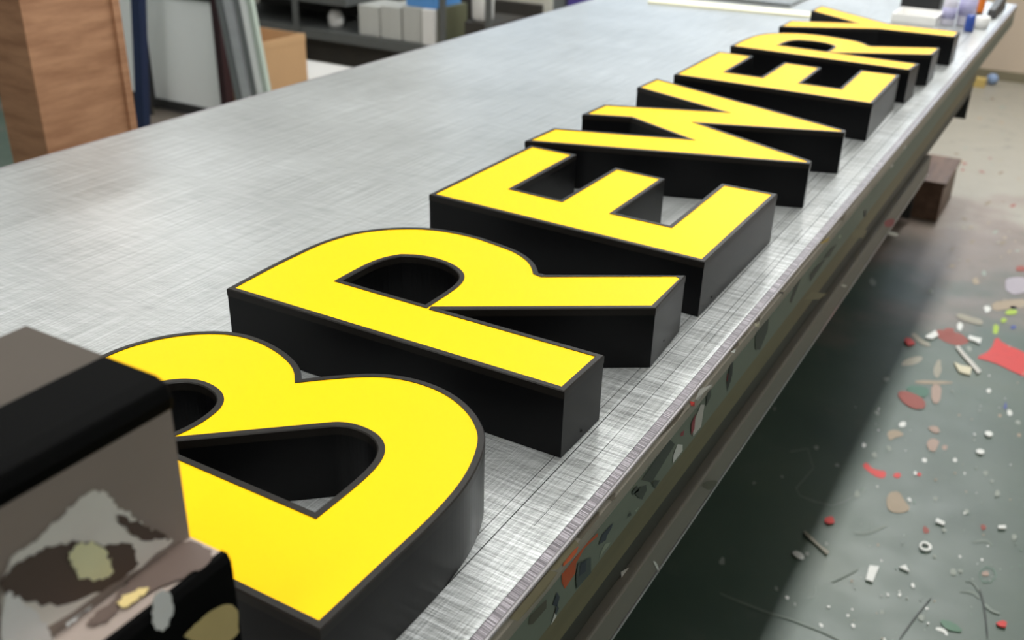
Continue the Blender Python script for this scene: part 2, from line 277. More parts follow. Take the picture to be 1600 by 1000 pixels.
('grey',[(-0.1222,2.6604),(-0.1326,2.6717),(-0.1418,2.6848),(-0.1462,2.7109),(-0.1453,2.7334),(-0.1353,2.7228),(-0.1249,2.7123),(-0.118,2.6801)]),
('grey',[(0.1427,1.6275),(0.1382,1.6247),(0.1338,1.6328),(0.13,1.6413),(0.1311,1.6505),(0.1356,1.6514),(0.1392,1.6445),(0.1428,1.6373)]),
('grey',[(0.0719,1.1039),(0.0689,1.1023),(0.0649,1.1069),(0.0644,1.1146),(0.0671,1.1169),(0.0697,1.1197),(0.0723,1.1139),(0.0749,1.107)]),
('grey',[(0.0994,1.1646),(0.0978,1.1609),(0.0945,1.1641),(0.0932,1.1689),(0.0925,1.1742),(0.0952,1.1765),(0.0987,1.174),(0.101,1.1684)]),
('white',[(0.0758,0.9469),(0.073,0.9452),(0.0697,0.9473),(0.0666,0.9518),(0.0683,0.9558),(0.0708,0.9565),(0.0739,0.9568),(0.0757,0.9518)]),
('grey',[(0.05,0.9603),(0.0469,0.9587),(0.0437,0.9598),(0.0416,0.9635),(0.0394,0.9691),(0.0421,0.973),(0.0467,0.9709),(0.0484,0.9655)]),
('grey',[(0.0933,0.933),(0.0905,0.9344),(0.0894,0.9383),(0.0875,0.9427),(0.0894,0.9455),(0.0919,0.9452),(0.0931,0.9409),(0.0947,0.9366)]),
('white',[(0.1557,0.9705),(0.155,0.9678),(0.1537,0.9656),(0.1511,0.9644),(0.1496,0.9674),(0.1498,0.971),(0.1522,0.9724),(0.1543,0.9726)]),
('white',[(0.1943,0.9636),(0.1933,0.9615),(0.1908,0.9614),(0.1894,0.9652),(0.1894,0.969),(0.1917,0.9693),(0.1939,0.9692),(0.1957,0.966)]),
('white',[(0.1567,0.9027),(0.1539,0.9022),(0.1515,0.9045),(0.1479,0.9083),(0.1487,0.9142),(0.1525,0.9136),(0.1561,0.9129),(0.1573,0.9072)]),
('white',[(0.2129,0.9362),(0.2093,0.9356),(0.2059,0.9363),(0.2046,0.9414),(0.2044,0.9463),(0.2074,0.9465),(0.2101,0.946),(0.212,0.942)]),
('white',[(0.2504,1.0663),(0.2483,1.0642),(0.2471,1.069),(0.2452,1.0738),(0.2477,1.0753),(0.2496,1.075),(0.2512,1.0727),(0.2529,1.0678)]),
('white',[(0.2931,1.1201),(0.2893,1.1194),(0.2866,1.1231),(0.2846,1.1275),(0.2851,1.1328),(0.2877,1.1374),(0.2907,1.1314),(0.2924,1.1269)]),
('grey',[(0.2517,1.0065),(0.2492,1.0023),(0.2469,1.0085),(0.2454,1.0139),(0.2468,1.0191),(0.2502,1.0208),(0.252,1.0144),(0.2546,1.0091)]),
('white',[(0.3304,1.0726),(0.3282,1.0698),(0.3264,1.0663),(0.3243,1.0691),(0.3234,1.0718),(0.3245,1.0745),(0.3263,1.0766),(0.3286,1.0756)]),
('white',[(0.2711,1.0772),(0.2688,1.0785),(0.2662,1.0812),(0.2675,1.0859),(0.2687,1.0885),(0.2711,1.0906),(0.2732,1.0859),(0.2729,1.0803)]),
('grey',[(0.1165,1.3819),(0.1116,1.3759),(0.1067,1.3883),(0.1058,1.402),(0.109,1.4121),(0.1149,1.404),(0.1188,1.3969),(0.1192,1.3872)]),
('white',[(0.2296,1.4322),(0.2271,1.4285),(0.2236,1.4301),(0.2201,1.4343),(0.2195,1.4416),(0.2225,1.4457),(0.2261,1.4416),(0.2283,1.4381)]),
('grey',[(0.1231,1.4207),(0.1229,1.4158),(0.1197,1.4156),(0.1164,1.4162),(0.1155,1.4213),(0.1164,1.4256),(0.1191,1.4285),(0.1231,1.4267)]),
('grey',[(0.2816,1.4748),(0.2817,1.4667),(0.2767,1.4674),(0.2738,1.4703),(0.2721,1.4748),(0.2718,1.4825),(0.2765,1.4851),(0.2815,1.4829)]),
('grey',[(0.3528,1.4574),(0.3506,1.452),(0.3456,1.451),(0.343,1.4597),(0.344,1.467),(0.3464,1.4725),(0.3511,1.4715),(0.3541,1.4642)]),
('white',[(0.3482,1.4496),(0.3468,1.4478),(0.3445,1.4458),(0.3424,1.4498),(0.3429,1.4542),(0.3447,1.4559),(0.3468,1.4561),(0.3488,1.4535)]),
('grey',[(0.4047,1.5646),(0.3999,1.561),(0.3969,1.5723),(0.3976,1.5821),(0.3992,1.5917),(0.4038,1.5913),(0.4074,1.583),(0.4082,1.5711)]),
('grey',[(0.4168,1.9648),(0.4168,1.9523),(0.4104,1.9496),(0.4063,1.9513),(0.4034,1.9575),(0.4041,1.9672),(0.4084,1.9747),(0.4135,1.9725)]),
('white',[(0.3908,1.9898),(0.3872,1.9847),(0.3815,1.9876),(0.379,2.0011),(0.3789,2.0164),(0.3849,2.0215),(0.3899,2.0096),(0.3926,1.999)]),
('beige',[(0.3676,1.9636),(0.3648,1.9611),(0.3611,1.9609),(0.3601,1.9692),(0.3597,1.9761),(0.3626,1.9774),(0.3661,1.9792),(0.368,1.9709)]),
('grey',[(-0.0784,0.9778),(-0.0828,0.9747),(-0.0877,0.9832),(-0.087,0.9914),(-0.0871,1.0015),(-0.0807,1.0008),(-0.0776,0.99),(-0.0729,0.9798)]),
('grey',[(-0.1682,1.6583),(-0.1715,1.6576),(-0.175,1.663),(-0.1763,1.669),(-0.177,1.6754),(-0.1742,1.6785),(-0.1706,1.671),(-0.168,1.6646)]),
('grey',[(-0.0187,1.5411),(-0.0198,1.5327),(-0.0255,1.5311),(-0.0296,1.5382),(-0.032,1.5449),(-0.0292,1.5489),(-0.0262,1.5531),(-0.0206,1.5499)]),
('redwash',[(0.2814,1.328),(0.2775,1.3245),(0.2743,1.3328),(0.2718,1.3421),(0.2729,1.354),(0.279,1.3497),(0.2848,1.3455),(0.2869,1.3318)]),
('redwash',[(0.394,1.4129),(0.3903,1.407),(0.3857,1.4145),(0.3841,1.4266),(0.389,1.4297),(0.3919,1.4303),(0.3953,1.427),(0.3969,1.4182)]),
('grey',[(0.3273,1.0345),(0.3258,1.0274),(0.3201,1.0273),(0.3159,1.0333),(0.3158,1.0413),(0.3191,1.047),(0.3247,1.0478),(0.3269,1.0403)]),
('white',[(0.3386,1.0259),(0.3374,1.0242),(0.3354,1.0228),(0.3342,1.0258),(0.3341,1.0287),(0.3354,1.0305),(0.3374,1.0312),(0.3384,1.0283)]),
('white',[(0.362,1.2795),(0.3608,1.2755),(0.3589,1.2794),(0.357,1.2824),(0.3579,1.2863),(0.3599,1.2875),(0.3618,1.2856),(0.3629,1.2823)]),
('white',[(0.4049,1.2918),(0.4029,1.2909),(0.4014,1.2939),(0.4002,1.2977),(0.4017,1.3003),(0.4033,1.302),(0.4053,1.2999),(0.4059,1.2954)]),
('grey',[(0.3626,1.2107),(0.3578,1.209),(0.352,1.207),(0.349,1.2175),(0.3497,1.2275),(0.3543,1.2341),(0.3599,1.2277),(0.3625,1.2197)]),
('grey',[(0.372,1.2293),(0.3702,1.2251),(0.367,1.224),(0.3644,1.2271),(0.363,1.2319),(0.3653,1.236),(0.3685,1.2373),(0.3721,1.2351)]),
('white',[(0.2735,0.9336),(0.2718,0.9301),(0.269,0.9305),(0.2661,0.9313),(0.2667,0.9351),(0.2678,0.9373),(0.27,0.9404),(0.2714,0.9364)]),
('grey',[(-0.1085,1.308),(-0.1104,1.3032),(-0.1112,1.2984),(-0.1148,1.2988),(-0.1167,1.303),(-0.1169,1.3073),(-0.1159,1.313),(-0.112,1.3108)]),
('grey',[(-0.0582,1.3676),(-0.0585,1.3623),(-0.0622,1.3623),(-0.0648,1.3649),(-0.0681,1.3688),(-0.0654,1.372),(-0.0631,1.373),(-0.0606,1.3712)]),
('grey',[(0.4577,1.4077),(0.4534,1.407),(0.4512,1.4162),(0.4506,1.4279),(0.4552,1.4309),(0.4588,1.4297),(0.4619,1.4232),(0.4595,1.415)]),
('grey',[(0.316,1.25),(0.3138,1.2467),(0.3109,1.2466),(0.3077,1.2487),(0.3082,1.2538),(0.3094,1.258),(0.3125,1.2573),(0.3141,1.2541)]),
('grey',[(0.3193,1.3555),(0.317,1.3525),(0.314,1.3511),(0.3117,1.3553),(0.3102,1.3609),(0.3121,1.3668),(0.3166,1.3671),(0.3206,1.3622)]),
('beige',[(0.4241,1.8901),(0.4223,1.8835),(0.4184,1.885),(0.4147,1.8877),(0.416,1.8947),(0.4164,1.9023),(0.4206,1.903),(0.4242,1.8981)]),
('grey',[(0.3699,1.6428),(0.3659,1.644),(0.3622,1.6488),(0.3608,1.6593),(0.3637,1.6657),(0.3675,1.6666),(0.3716,1.6612),(0.3709,1.6513)]),
('grey',[(0.3875,1.6264),(0.3873,1.62),(0.3836,1.6203),(0.3807,1.6241),(0.3812,1.6298),(0.3828,1.6333),(0.3855,1.635),(0.3889,1.6322)]),
('grey',[(0.2156,1.5373),(0.2136,1.5358),(0.2117,1.5386),(0.2113,1.5417),(0.2125,1.5439),(0.2148,1.5414)]),
('ringg',[(0.1333,1.6146),(0.132,1.6143),(0.1304,1.617),(0.1306,1.62),(0.1321,1.6201),(0.1336,1.6173)]),
('ringg',[(0.4635,1.3023),(0.4619,1.3025),(0.4616,1.3059),(0.4616,1.3089),(0.463,1.3081),(0.4639,1.3054)]),
('grey',[(0.4063,1.1245),(0.4047,1.1232),(0.4033,1.125),(0.4032,1.127),(0.4041,1.1283),(0.4056,1.1272)]),
('white',[(0.1775,1.6519),(0.1766,1.65),(0.1746,1.6499),(0.1732,1.6532),(0.1746,1.6559),(0.1768,1.6545)]),
('white',[(0.3132,2.1939),(0.3111,2.1896),(0.3083,2.1909),(0.3057,2.1951),(0.3081,2.1993),(0.311,2.1984)]),
('greyline',[(0.1777,1.537),(0.1764,1.5367),(0.1754,1.539),(0.1755,1.5407),(0.1763,1.5423),(0.1778,1.5396)]),
('white',[(0.1902,1.096),(0.1896,1.0946),(0.1885,1.0937),(0.1877,1.0949),(0.1881,1.0965),(0.1892,1.0965)]),
('beige',[(0.2424,1.0017),(0.2413,1.0003),(0.2399,1.0021),(0.2398,1.0039),(0.2406,1.0055),(0.2423,1.004)]),
('ringg',[(0.4322,1.6061),(0.4303,1.6053),(0.4285,1.6064),(0.4284,1.6096),(0.4296,1.6119),(0.4313,1.6096)]),
('grey',[(0.3971,1.2173),(0.3958,1.2138),(0.3929,1.2133),(0.3917,1.2166),(0.3933,1.2193),(0.3956,1.2199)]),
('grey',[(0.3546,1.3817),(0.3538,1.3808),(0.3529,1.3822),(0.3525,1.3842),(0.3536,1.3844),(0.3548,1.3835)]),
('white',[(0.2697,1.0965),(0.269,1.0938),(0.2666,1.0929),(0.2655,1.0953),(0.2665,1.0977),(0.2686,1.0986)]),
('greyline',[(0.4236,1.2825),(0.4218,1.2834),(0.4213,1.2879),(0.4224,1.2903),(0.4241,1.2907),(0.4242,1.2862)]),
('ringg',[(0.4229,1.0891),(0.4219,1.0886),(0.4211,1.0893),(0.4208,1.0908),(0.4216,1.0917),(0.4229,1.091)]),
('grey',[(0.229,1.6789),(0.2265,1.6803),(0.2249,1.6854),(0.2247,1.6917),(0.2277,1.6913),(0.2303,1.6842)]),
('beige',[(0.4338,1.5683),(0.433,1.5652),(0.4308,1.5643),(0.4296,1.5669),(0.4309,1.5695),(0.4328,1.5708)]),
('greyline',[(0.1391,1.5459),(0.1386,1.5439),(0.1371,1.5445),(0.1359,1.5462),(0.1369,1.548),(0.1384,1.5478)]),
('ringg',[(0.1542,1.8316),(0.1524,1.8275),(0.1497,1.8248),(0.1487,1.8293),(0.1488,1.8335),(0.1515,1.834)]),
('grey',[(0.4173,1.2444),(0.4163,1.2438),(0.4157,1.2458),(0.4158,1.2475),(0.4167,1.2477),(0.4173,1.2461)]),
('greyline',[(0.3019,2.0413),(0.2997,2.0411),(0.2984,2.0468),(0.2989,2.0508),(0.3007,2.0516),(0.3016,2.0463)]),
('ringg',[(0.316,2.0336),(0.3142,2.032),(0.3117,2.0369),(0.3121,2.0427),(0.3145,2.0444),(0.3169,2.0381)]),
('beige',[(0.2704,1.9119),(0.2685,1.9075),(0.2646,1.9111),(0.2651,1.9166),(0.2666,1.919),(0.2693,1.9173)]),
('grey',[(0.429,1.2314),(0.4276,1.23),(0.4259,1.2327),(0.4259,1.2365),(0.4278,1.2359),(0.4289,1.2339)]),
('grey',[(0.1686,1.7574),(0.1674,1.7551),(0.1653,1.7587),(0.1654,1.7621),(0.1668,1.7626),(0.1687,1.7607)]),
('beige',[(0.3037,1.6109),(0.3019,1.6083),(0.2991,1.6109),(0.2978,1.6161),(0.3004,1.6182),(0.3031,1.6153)]),
('grey',[(0.2408,1.0585),(0.2391,1.0564),(0.2361,1.0579),(0.2355,1.0619),(0.2377,1.0631),(0.2403,1.0622)]),
('ringg',[(0.4082,1.1022),(0.4069,1.1017),(0.4054,1.1021),(0.4054,1.1045),(0.4065,1.1057),(0.4082,1.1047)]),
('grey',[(0.0827,1.7367),(0.0807,1.7395),(0.0797,1.7439),(0.0803,1.7475),(0.0821,1.7456),(0.0832,1.741)]),
('greyline',[(0.3131,1.0861),(0.3107,1.0872),(0.3084,1.0902),(0.3097,1.0933),(0.3113,1.0932),(0.3131,1.0905)]),
('white',[(0.0974,1.7125),(0.0964,1.7089),(0.0937,1.7114),(0.0918,1.715),(0.0939,1.7167),(0.0963,1.7163)]),
('ringg',[(0.3966,1.2566),(0.3957,1.2561),(0.3948,1.2573),(0.3946,1.259),(0.3956,1.2595),(0.3963,1.2582)]),
('white',[(0.3236,1.6191),(0.3208,1.6216),(0.3187,1.6273),(0.3197,1.6328),(0.3225,1.6323),(0.3235,1.6258)]),
('white',[(0.2161,1.1721),(0.2143,1.1716),(0.2125,1.1739),(0.2118,1.1779),(0.2141,1.1781),(0.2169,1.1756)]),
('beige',[(0.198,1.2209),(0.1953,1.222),(0.1947,1.2274),(0.195,1.2316),(0.1971,1.2301),(0.1986,1.2257)]),
('white',[(0.3973,1.2742),(0.3962,1.2735),(0.3953,1.2754),(0.3955,1.277),(0.3963,1.2785),(0.3974,1.2764)]),
('white',[(0.3594,2.0146),(0.3582,2.0115),(0.3565,2.0108),(0.3552,2.0127),(0.3558,2.0163),(0.3577,2.016)]),
('greyline',[(0.1673,1.7046),(0.1676,1.7015),(0.1654,1.7011),(0.1639,1.7032),(0.1645,1.7065),(0.1665,1.7066)]),
('ringg',[(0.3779,1.3552),(0.3769,1.3557),(0.3762,1.3574),(0.3765,1.3591),(0.3774,1.3591),(0.3781,1.3573)]),
('grey',[(0.4431,1.2821),(0.4418,1.2812),(0.4405,1.2829),(0.4405,1.2851),(0.4415,1.2867),(0.4428,1.2846)]),
('white',[(0.3212,1.8246),(0.3177,1.8251),(0.3152,1.8284),(0.3145,1.8343),(0.317,1.8373),(0.3202,1.8321)]),
('grey',[(0.2343,2.0316),(0.2309,2.0336),(0.229,2.0399),(0.2279,2.0485),(0.2315,2.0468),(0.2348,2.0398)]),
('white',[(0.3121,1.9952),(0.3111,1.9953),(0.3099,1.9977),(0.3103,2.0005),(0.3115,2.0007),(0.3127,1.9974)]),
('beige',[(0.3872,2.1928),(0.3852,2.1928),(0.3838,2.1995),(0.3852,2.2027),(0.3868,2.2023),(0.3879,2.1972)]),
('greyline',[(0.3757,1.5173),(0.3742,1.5151),(0.3721,1.5159),(0.3709,1.519),(0.3723,1.5224),(0.3747,1.5204)]),
('beige',[(0.2673,1.5565),(0.2665,1.5512),(0.2626,1.5528),(0.2608,1.5572),(0.2626,1.5615),(0.2658,1.5602)]),
('beige',[(0.3975,2.2589),(0.3952,2.2577),(0.3928,2.2637),(0.3936,2.2693),(0.3958,2.2714),(0.3983,2.2649)]),
('white',[(0.3937,2.2446),(0.3919,2.2441),(0.3914,2.2507),(0.3924,2.2536),(0.3942,2.2545),(0.3945,2.2479)]),
('ringg',[(0.4177,1.5478),(0.4159,1.5473),(0.4144,1.5477),(0.4141,1.5503),(0.415,1.5527),(0.4167,1.5507)]),
('grey',[(0.3353,1.0054),(0.3347,1.0039),(0.3332,1.0037),(0.3329,1.0054),(0.3335,1.0068),(0.3347,1.0065)]),
('ringg',[(0.2482,1.1621),(0.246,1.162),(0.2445,1.1657),(0.2446,1.1688),(0.2464,1.1691),(0.2483,1.1661)]),
('greyline',[(0.3442,1.6585),(0.3419,1.6605),(0.3406,1.6668),(0.3416,1.673),(0.3446,1.6712),(0.3458,1.6631)]),
('white',[(0.4112,1.3573),(0.4101,1.3538),(0.4075,1.3514),(0.406,1.3544),(0.4071,1.3581),(0.4095,1.3592)]),
('beige',[(0.3382,1.104),(0.3377,1.1006),(0.3351,1.1005),(0.3338,1.1023),(0.3348,1.1048),(0.337,1.1065)]),
('grey',[(0.3152,1.9673),(0.3142,1.9611),(0.3105,1.9616),(0.3082,1.9657),(0.3103,1.97),(0.3135,1.9728)]),
('white',[(0.2947,1.2551),(0.2937,1.255),(0.2927,1.2567),(0.2928,1.2586),(0.2939,1.2593),(0.2946,1.2571)]),
('beige',[(0.2683,0.932),(0.2665,0.9303),(0.2648,0.9329),(0.2639,0.9357),(0.2657,0.9374),(0.2678,0.935)]),
('greyline',[(0.2107,1.1023),(0.2094,1.0994),(0.2063,1.0992),(0.2057,1.1026),(0.2066,1.1054),(0.2095,1.1057)]),
('beige',[(0.3374,1.5408),(0.3357,1.5426),(0.3347,1.5462),(0.335,1.5507),(0.3371,1.5498),(0.3381,1.5447)]),
('beige',[(0.3014,1.9039),(0.2998,1.9027),(0.2982,1.9076),(0.2991,1.9105),(0.3005,1.9113),(0.3021,1.9073)]),
('beige',[(0.1761,1.0688),(0.1741,1.0697),(0.1721,1.0736),(0.1731,1.0772),(0.1755,1.0768),(0.177,1.072)]),
('ringg',[(0.4761,1.3746),(0.4745,1.3732),(0.472,1.3748),(0.4721,1.3792),(0.4741,1.3809),(0.4763,1.3783)]),
('beige',[(0.3956,1.3872),(0.3936,1.3889),(0.3921,1.3921),(0.3928,1.3957),(0.3949,1.3969),(0.3963,1.3916)]),
('ringg',[(0.2389,1.4274),(0.2361,1.4292),(0.2341,1.4347),(0.2348,1.4403),(0.2377,1.439),(0.2394,1.4329)]),
('white',[(0.4167,1.7245),(0.4152,1.7258),(0.4149,1.7304),(0.4159,1.7322),(0.4173,1.7323),(0.4172,1.7281)]),
('grey',[(0.3239,1.7971),(0.3216,1.7958),(0.3182,1.7982),(0.3184,1.8044),(0.3207,1.8078),(0.323,1.8022)]),
('white',[(0.0173,1.7988),(0.0169,1.7952),(0.0145,1.7958),(0.0132,1.7981),(0.0139,1.8006),(0.0156,1.8006)]),
('ringg',[(0.3229,1.4247),(0.3223,1.4234),(0.3211,1.4232),(0.3202,1.4249),(0.3213,1.4262),(0.3225,1.4263)]),
('greyline',[(0.2414,2.0229),(0.2397,2.0235),(0.2384,2.0265),(0.2383,2.0301),(0.2398,2.03),(0.241,2.0269)]),
('greyline',[(0.1882,1.0545),(0.1877,1.0517),(0.1857,1.0519),(0.1847,1.0531),(0.1846,1.0556),(0.1869,1.0564)]),
('white',[(0.15,1.4469),(0.1475,1.4447),(0.1452,1.4505),(0.1452,1.4542),(0.1469,1.4572),(0.1492,1.452)]),
('greyline',[(0.464,1.3944),(0.4618,1.3928),(0.4601,1.393),(0.4585,1.3955),(0.4602,1.3986),(0.4629,1.3981)]),
('white',[(0.4313,1.2485),(0.4304,1.2479),(0.4296,1.2481),(0.4292,1.2493),(0.4298,1.2502),(0.4309,1.25)]),
('beige',[(0.2072,0.9554),(0.2061,0.9547),(0.2052,0.9565),(0.205,0.9582),(0.206,0.9591),(0.207,0.9572)]),
('beige',[(0.3122,1.6626),(0.3112,1.6631),(0.3106,1.6656),(0.3111,1.6673),(0.312,1.6669),(0.3126,1.6647)]),
('ringg',[(0.1212,1.4244),(0.1207,1.42),(0.1171,1.4191),(0.1159,1.4233),(0.117,1.4264),(0.1197,1.4284)]),
('greyline',[(0.2437,1.2594),(0.2422,1.2568),(0.2394,1.2603),(0.2398,1.2642),(0.2417,1.2653),(0.2438,1.2627)]),
('white',[(0.3666,2.0781),(0.3656,2.0767),(0.3638,2.0777),(0.3638,2.081),(0.3649,2.0823),(0.3669,2.0816)]),
('grey',[(0.1476,1.2808),(0.1467,1.2801),(0.1457,1.2819),(0.1455,1.2841),(0.1467,1.2845),(0.1482,1.2825)]),
('greyline',[(0.2879,0.9666),(0.2873,0.9651),(0.286,0.9644),(0.2851,0.9654),(0.2858,0.967),(0.287,0.9676)]),
('white',[(0.3603,1.5522),(0.359,1.5498),(0.3571,1.5503),(0.3566,1.5528),(0.3574,1.5549),(0.3594,1.5551)]),
('ringg',[(0.1752,1.8796),(0.1717,1.8795),(0.1681,1.8815),(0.1684,1.8873),(0.1703,1.8891),(0.1738,1.8871)]),
('white',[(0.1974,0.9866),(0.1958,0.9849),(0.1938,0.987),(0.1929,0.99),(0.1947,0.9916),(0.1975,0.99)]),
('ringg',[(0.3357,1.4152),(0.3352,1.414),(0.3343,1.4141),(0.3333,1.4152),(0.334,1.4168),(0.3354,1.4169)]),
('ringg',[(0.4805,1.3189),(0.4795,1.3163),(0.4773,1.3165),(0.4763,1.3193),(0.4777,1.3221),(0.48,1.3217)]),
('grey',[(0.2882,1.0786),(0.2858,1.0766),(0.2835,1.0802),(0.2831,1.0837),(0.2851,1.085),(0.2869,1.0825)]),
('white',[(0.0744,1.8194),(0.0723,1.817),(0.0701,1.8231),(0.069,1.8285),(0.0714,1.8309),(0.0744,1.8246)]),
('white',[(0.2406,1.2917),(0.2398,1.2916),(0.2391,1.2927),(0.2389,1.2944),(0.2398,1.2949),(0.2405,1.2932)]),
('grey',[(0.1824,1.2131),(0.1812,1.2119),(0.1798,1.211),(0.1794,1.213),(0.1795,1.2152),(0.1814,1.2151)]),
('ringg',[(0.3546,1.4519),(0.3536,1.4502),(0.3516,1.4522),(0.3514,1.456),(0.3533,1.4558),(0.3552,1.4547)]),
('redwash',[(0.0362,4.56),(0.0328,4.5487),(0.0272,4.5391),(0.0231,4.5492),(0.0256,4.5609),(0.0313,4.5674)]),
('redwash',[(-0.0507,4.2804),(-0.0529,4.2656),(-0.0595,4.2522),(-0.0644,4.2629),(-0.0654,4.281),(-0.056,4.2891)]),
('greige',[(0.0695,3.4671),(0.0678,3.4527),(0.0587,3.444),(0.0542,3.4546),(0.0551,3.469),(0.0639,3.4739)]),
('redwash',[(-0.2863,5.4164),(-0.2882,5.3977),(-0.2946,5.3899),(-0.3,5.3974),(-0.3002,5.4159),(-0.2928,5.4236)]),
('beige',[(0.097,3.0214),(0.0898,3.0031),(0.0809,2.987),(0.0764,3.0003),(0.0751,3.0172),(0.0872,3.0266)]),
('dustfloor',[(-0.1111,4.5386),(-0.1171,4.5252),(-0.1266,4.5196),(-0.1355,4.5363),(-0.1314,4.5564),(-0.1198,4.5515)]),
('grey',[(0.0365,5.071),(0.0319,5.0588),(0.0266,5.0548),(0.0199,5.0613),(0.0235,5.0766),(0.031,5.083)]),
('redwash',[(-0.0568,4.3981),(-0.0574,4.3798),(-0.0686,4.3688),(-0.0785,4.3839),(-0.0709,4.4029),(-0.062,4.4121)]),
('grey',[(0.2848,3.3068),(0.279,3.2981),(0.2699,3.3009),(0.2657,3.3136),(0.271,3.32),(0.2792,3.3204)]),
('greige',[(0.0874,4.5742),(0.0825,4.5458),(0.0741,4.5145),(0.0656,4.5281),(0.0691,4.5572),(0.0788,4.5882)]),
('dustfloor',[(-0.1055,5.8756),(-0.1087,5.8435),(-0.1265,5.8676),(-0.1343,5.8952),(-0.1307,5.9187),(-0.1127,5.9164)]),
('dustfloor',[(-0.2869,5.5446),(-0.2872,5.5188),(-0.3013,5.5174),(-0.308,5.5412),(-0.309,5.5696),(-0.2924,5.5773)]),
('greige',[(0.2897,2.8089),(0.2879,2.801),(0.2844,2.797),(0.2807,2.7962),(0.2829,2.8041),(0.2866,2.811)]),
('greige',[(-0.1164,5.7065),(-0.1334,5.6996),(-0.1503,5.7029),(-0.1664,5.7504),(-0.1534,5.7703),(-0.1355,5.7465)]),
('dustfloor',[(0.1673,3.9092),(0.1655,3.8932),(0.1594,3.8855),(0.1546,3.8865),(0.1567,3.9001),(0.1616,3.909)]),
('dustfloor',[(-0.2178,5.4211),(-0.2161,5.395),(-0.2241,5.3711),(-0.2298,5.3829),(-0.2323,5.4064),(-0.2243,5.4207)]),
('beige',[(0.2337,3.2066),(0.2317,3.2013),(0.2277,3.1981),(0.2238,3.2025),(0.2261,3.2106),(0.2316,3.212)]),
('beige',[(0.2257,3.4403),(0.2232,3.4284),(0.2138,3.4206),(0.2108,3.4342),(0.2122,3.4477),(0.221,3.4478)]),
('greige',[(0.2302,3.526),(0.2279,3.5155),(0.2223,3.5094),(0.2181,3.514),(0.2201,3.525),(0.2255,3.5271)]),
('dustfloor',[(0.1337,3.1064),(0.1313,3.0955),(0.1251,3.0881),(0.1187,3.0915),(0.1221,3.105),(0.129,3.1108)]),
('dustfloor',[(0.281,2.784),(0.2782,2.7737),(0.2737,2.7694),(0.2709,2.7709),(0.2724,2.7777),(0.2758,2.7822)]),
('grey',[(-0.0281,5.7083),(-0.032,5.6772),(-0.0455,5.6576),(-0.0588,5.6789),(-0.0515,5.7161),(-0.0374,5.7314)]),
('dustfloor',[(0.1138,4.3607),(0.1106,4.3281),(0.1009,4.3031),(0.0927,4.3089),(0.0919,4.3389),(0.1041,4.3653)]),
('redwash',[(0.0382,4.2933),(0.0291,4.2816),(0.0191,4.2872),(0.0086,4.3029),(0.017,4.3139),(0.0265,4.3094)]),
('dustfloor',[(0.2271,3.3883),(0.2239,3.3649),(0.2157,3.3478),(0.2086,3.3492),(0.2092,3.3703),(0.219,3.3903)]),
('greige',[(-0.0294,5.0374),(-0.0333,5.0171),(-0.0477,5.0151),(-0.0591,5.043),(-0.0517,5.0673),(-0.0359,5.0624)]),
('beige',[(0.1465,3.5836),(0.144,3.5691),(0.1398,3.553),(0.1364,3.5601),(0.1377,3.5714),(0.1415,3.5818)]),
('greige',[(0.0598,5.5385),(0.054,5.52),(0.0384,5.5191),(0.0301,5.5554),(0.0381,5.5752),(0.0524,5.5658)]),
('grey',[(0.2897,2.9967),(0.288,2.9853),(0.2779,2.986),(0.2749,2.9977),(0.2769,3.0097),(0.2857,3.0045)]),
('dustfloor',[(0.1191,3.325),(0.1207,3.3067),(0.1088,3.293),(0.1046,3.3051),(0.1057,3.3193),(0.1134,3.3309)]),
('beige',[(0.2569,3.2904),(0.2541,3.2767),(0.2477,3.2596),(0.2442,3.2698),(0.2462,3.2819),(0.2526,3.2997)]),
('beige',[(0.0928,3.4852),(0.0921,3.4709),(0.0837,3.4638),(0.0802,3.4724),(0.0798,3.4851),(0.0885,3.4954)]),
('beige',[(0.2628,3.4239),(0.2611,3.4132),(0.2553,3.4081),(0.253,3.4138),(0.2524,3.4234),(0.2585,3.4259)]),
('grey',[(0.0583,4.4529),(0.0542,4.4393),(0.0501,4.4331),(0.0448,4.4346),(0.0464,4.4493),(0.0527,4.4581)]),
('greige',[(0.3524,2.7832),(0.3477,2.777),(0.3418,2.7788),(0.3375,2.7853),(0.3417,2.7906),(0.3485,2.7926)]),
('dustfloor',[(0.0582,3.5653),(0.0546,3.5511),(0.0437,3.5587),(0.035,3.5716),(0.0399,3.5859),(0.0529,3.5823)]),
('greige',[(0.0851,5.0373),(0.0833,5.0237),(0.0745,5.021),(0.071,5.0371),(0.0734,5.05),(0.0816,5.0519)]),
('redwash',[(0.2142,3.8892),(0.2098,3.8588),(0.2001,3.8393),(0.1915,3.841),(0.1947,3.8673),(0.2042,3.891)]),
('beige',[(0.0067,5.3109),(0.0017,5.2902),(-0.0128,5.3086),(-0.0199,5.3336),(-0.0141,5.3472),(0.0022,5.3482)]),
('grey',[(0.2504,2.7226),(0.248,2.7174),(0.2431,2.7193),(0.2387,2.7247),(0.2433,2.7277),(0.2477,2.7285)]),
('dustfloor',[(0.1185,3.866),(0.1126,3.8315),(0.1041,3.8016),(0.0935,3.8044),(0.0988,3.8369),(0.1072,3.867)]),
('beige',[(0.1916,4.2941),(0.1902,4.2772),(0.1839,4.261),(0.1786,4.2662),(0.1791,4.2851),(0.1867,4.2979)]),
('beige',[(-0.1056,5.3408),(-0.1131,5.3239),(-0.1301,5.3268),(-0.1336,5.3605),(-0.1295,5.3773),(-0.1134,5.378)]),
('greige',[(0.1035,3.0956),(0.1023,3.0844),(0.096,3.0807),(0.0911,3.0827),(0.0936,3.093),(0.0989,3.0988)]),
('dustfloor',[(0.0646,3.1989),(0.0641,3.1863),(0.0573,3.175),(0.0511,3.1782),(0.0526,3.1942),(0.0597,3.1994)]),
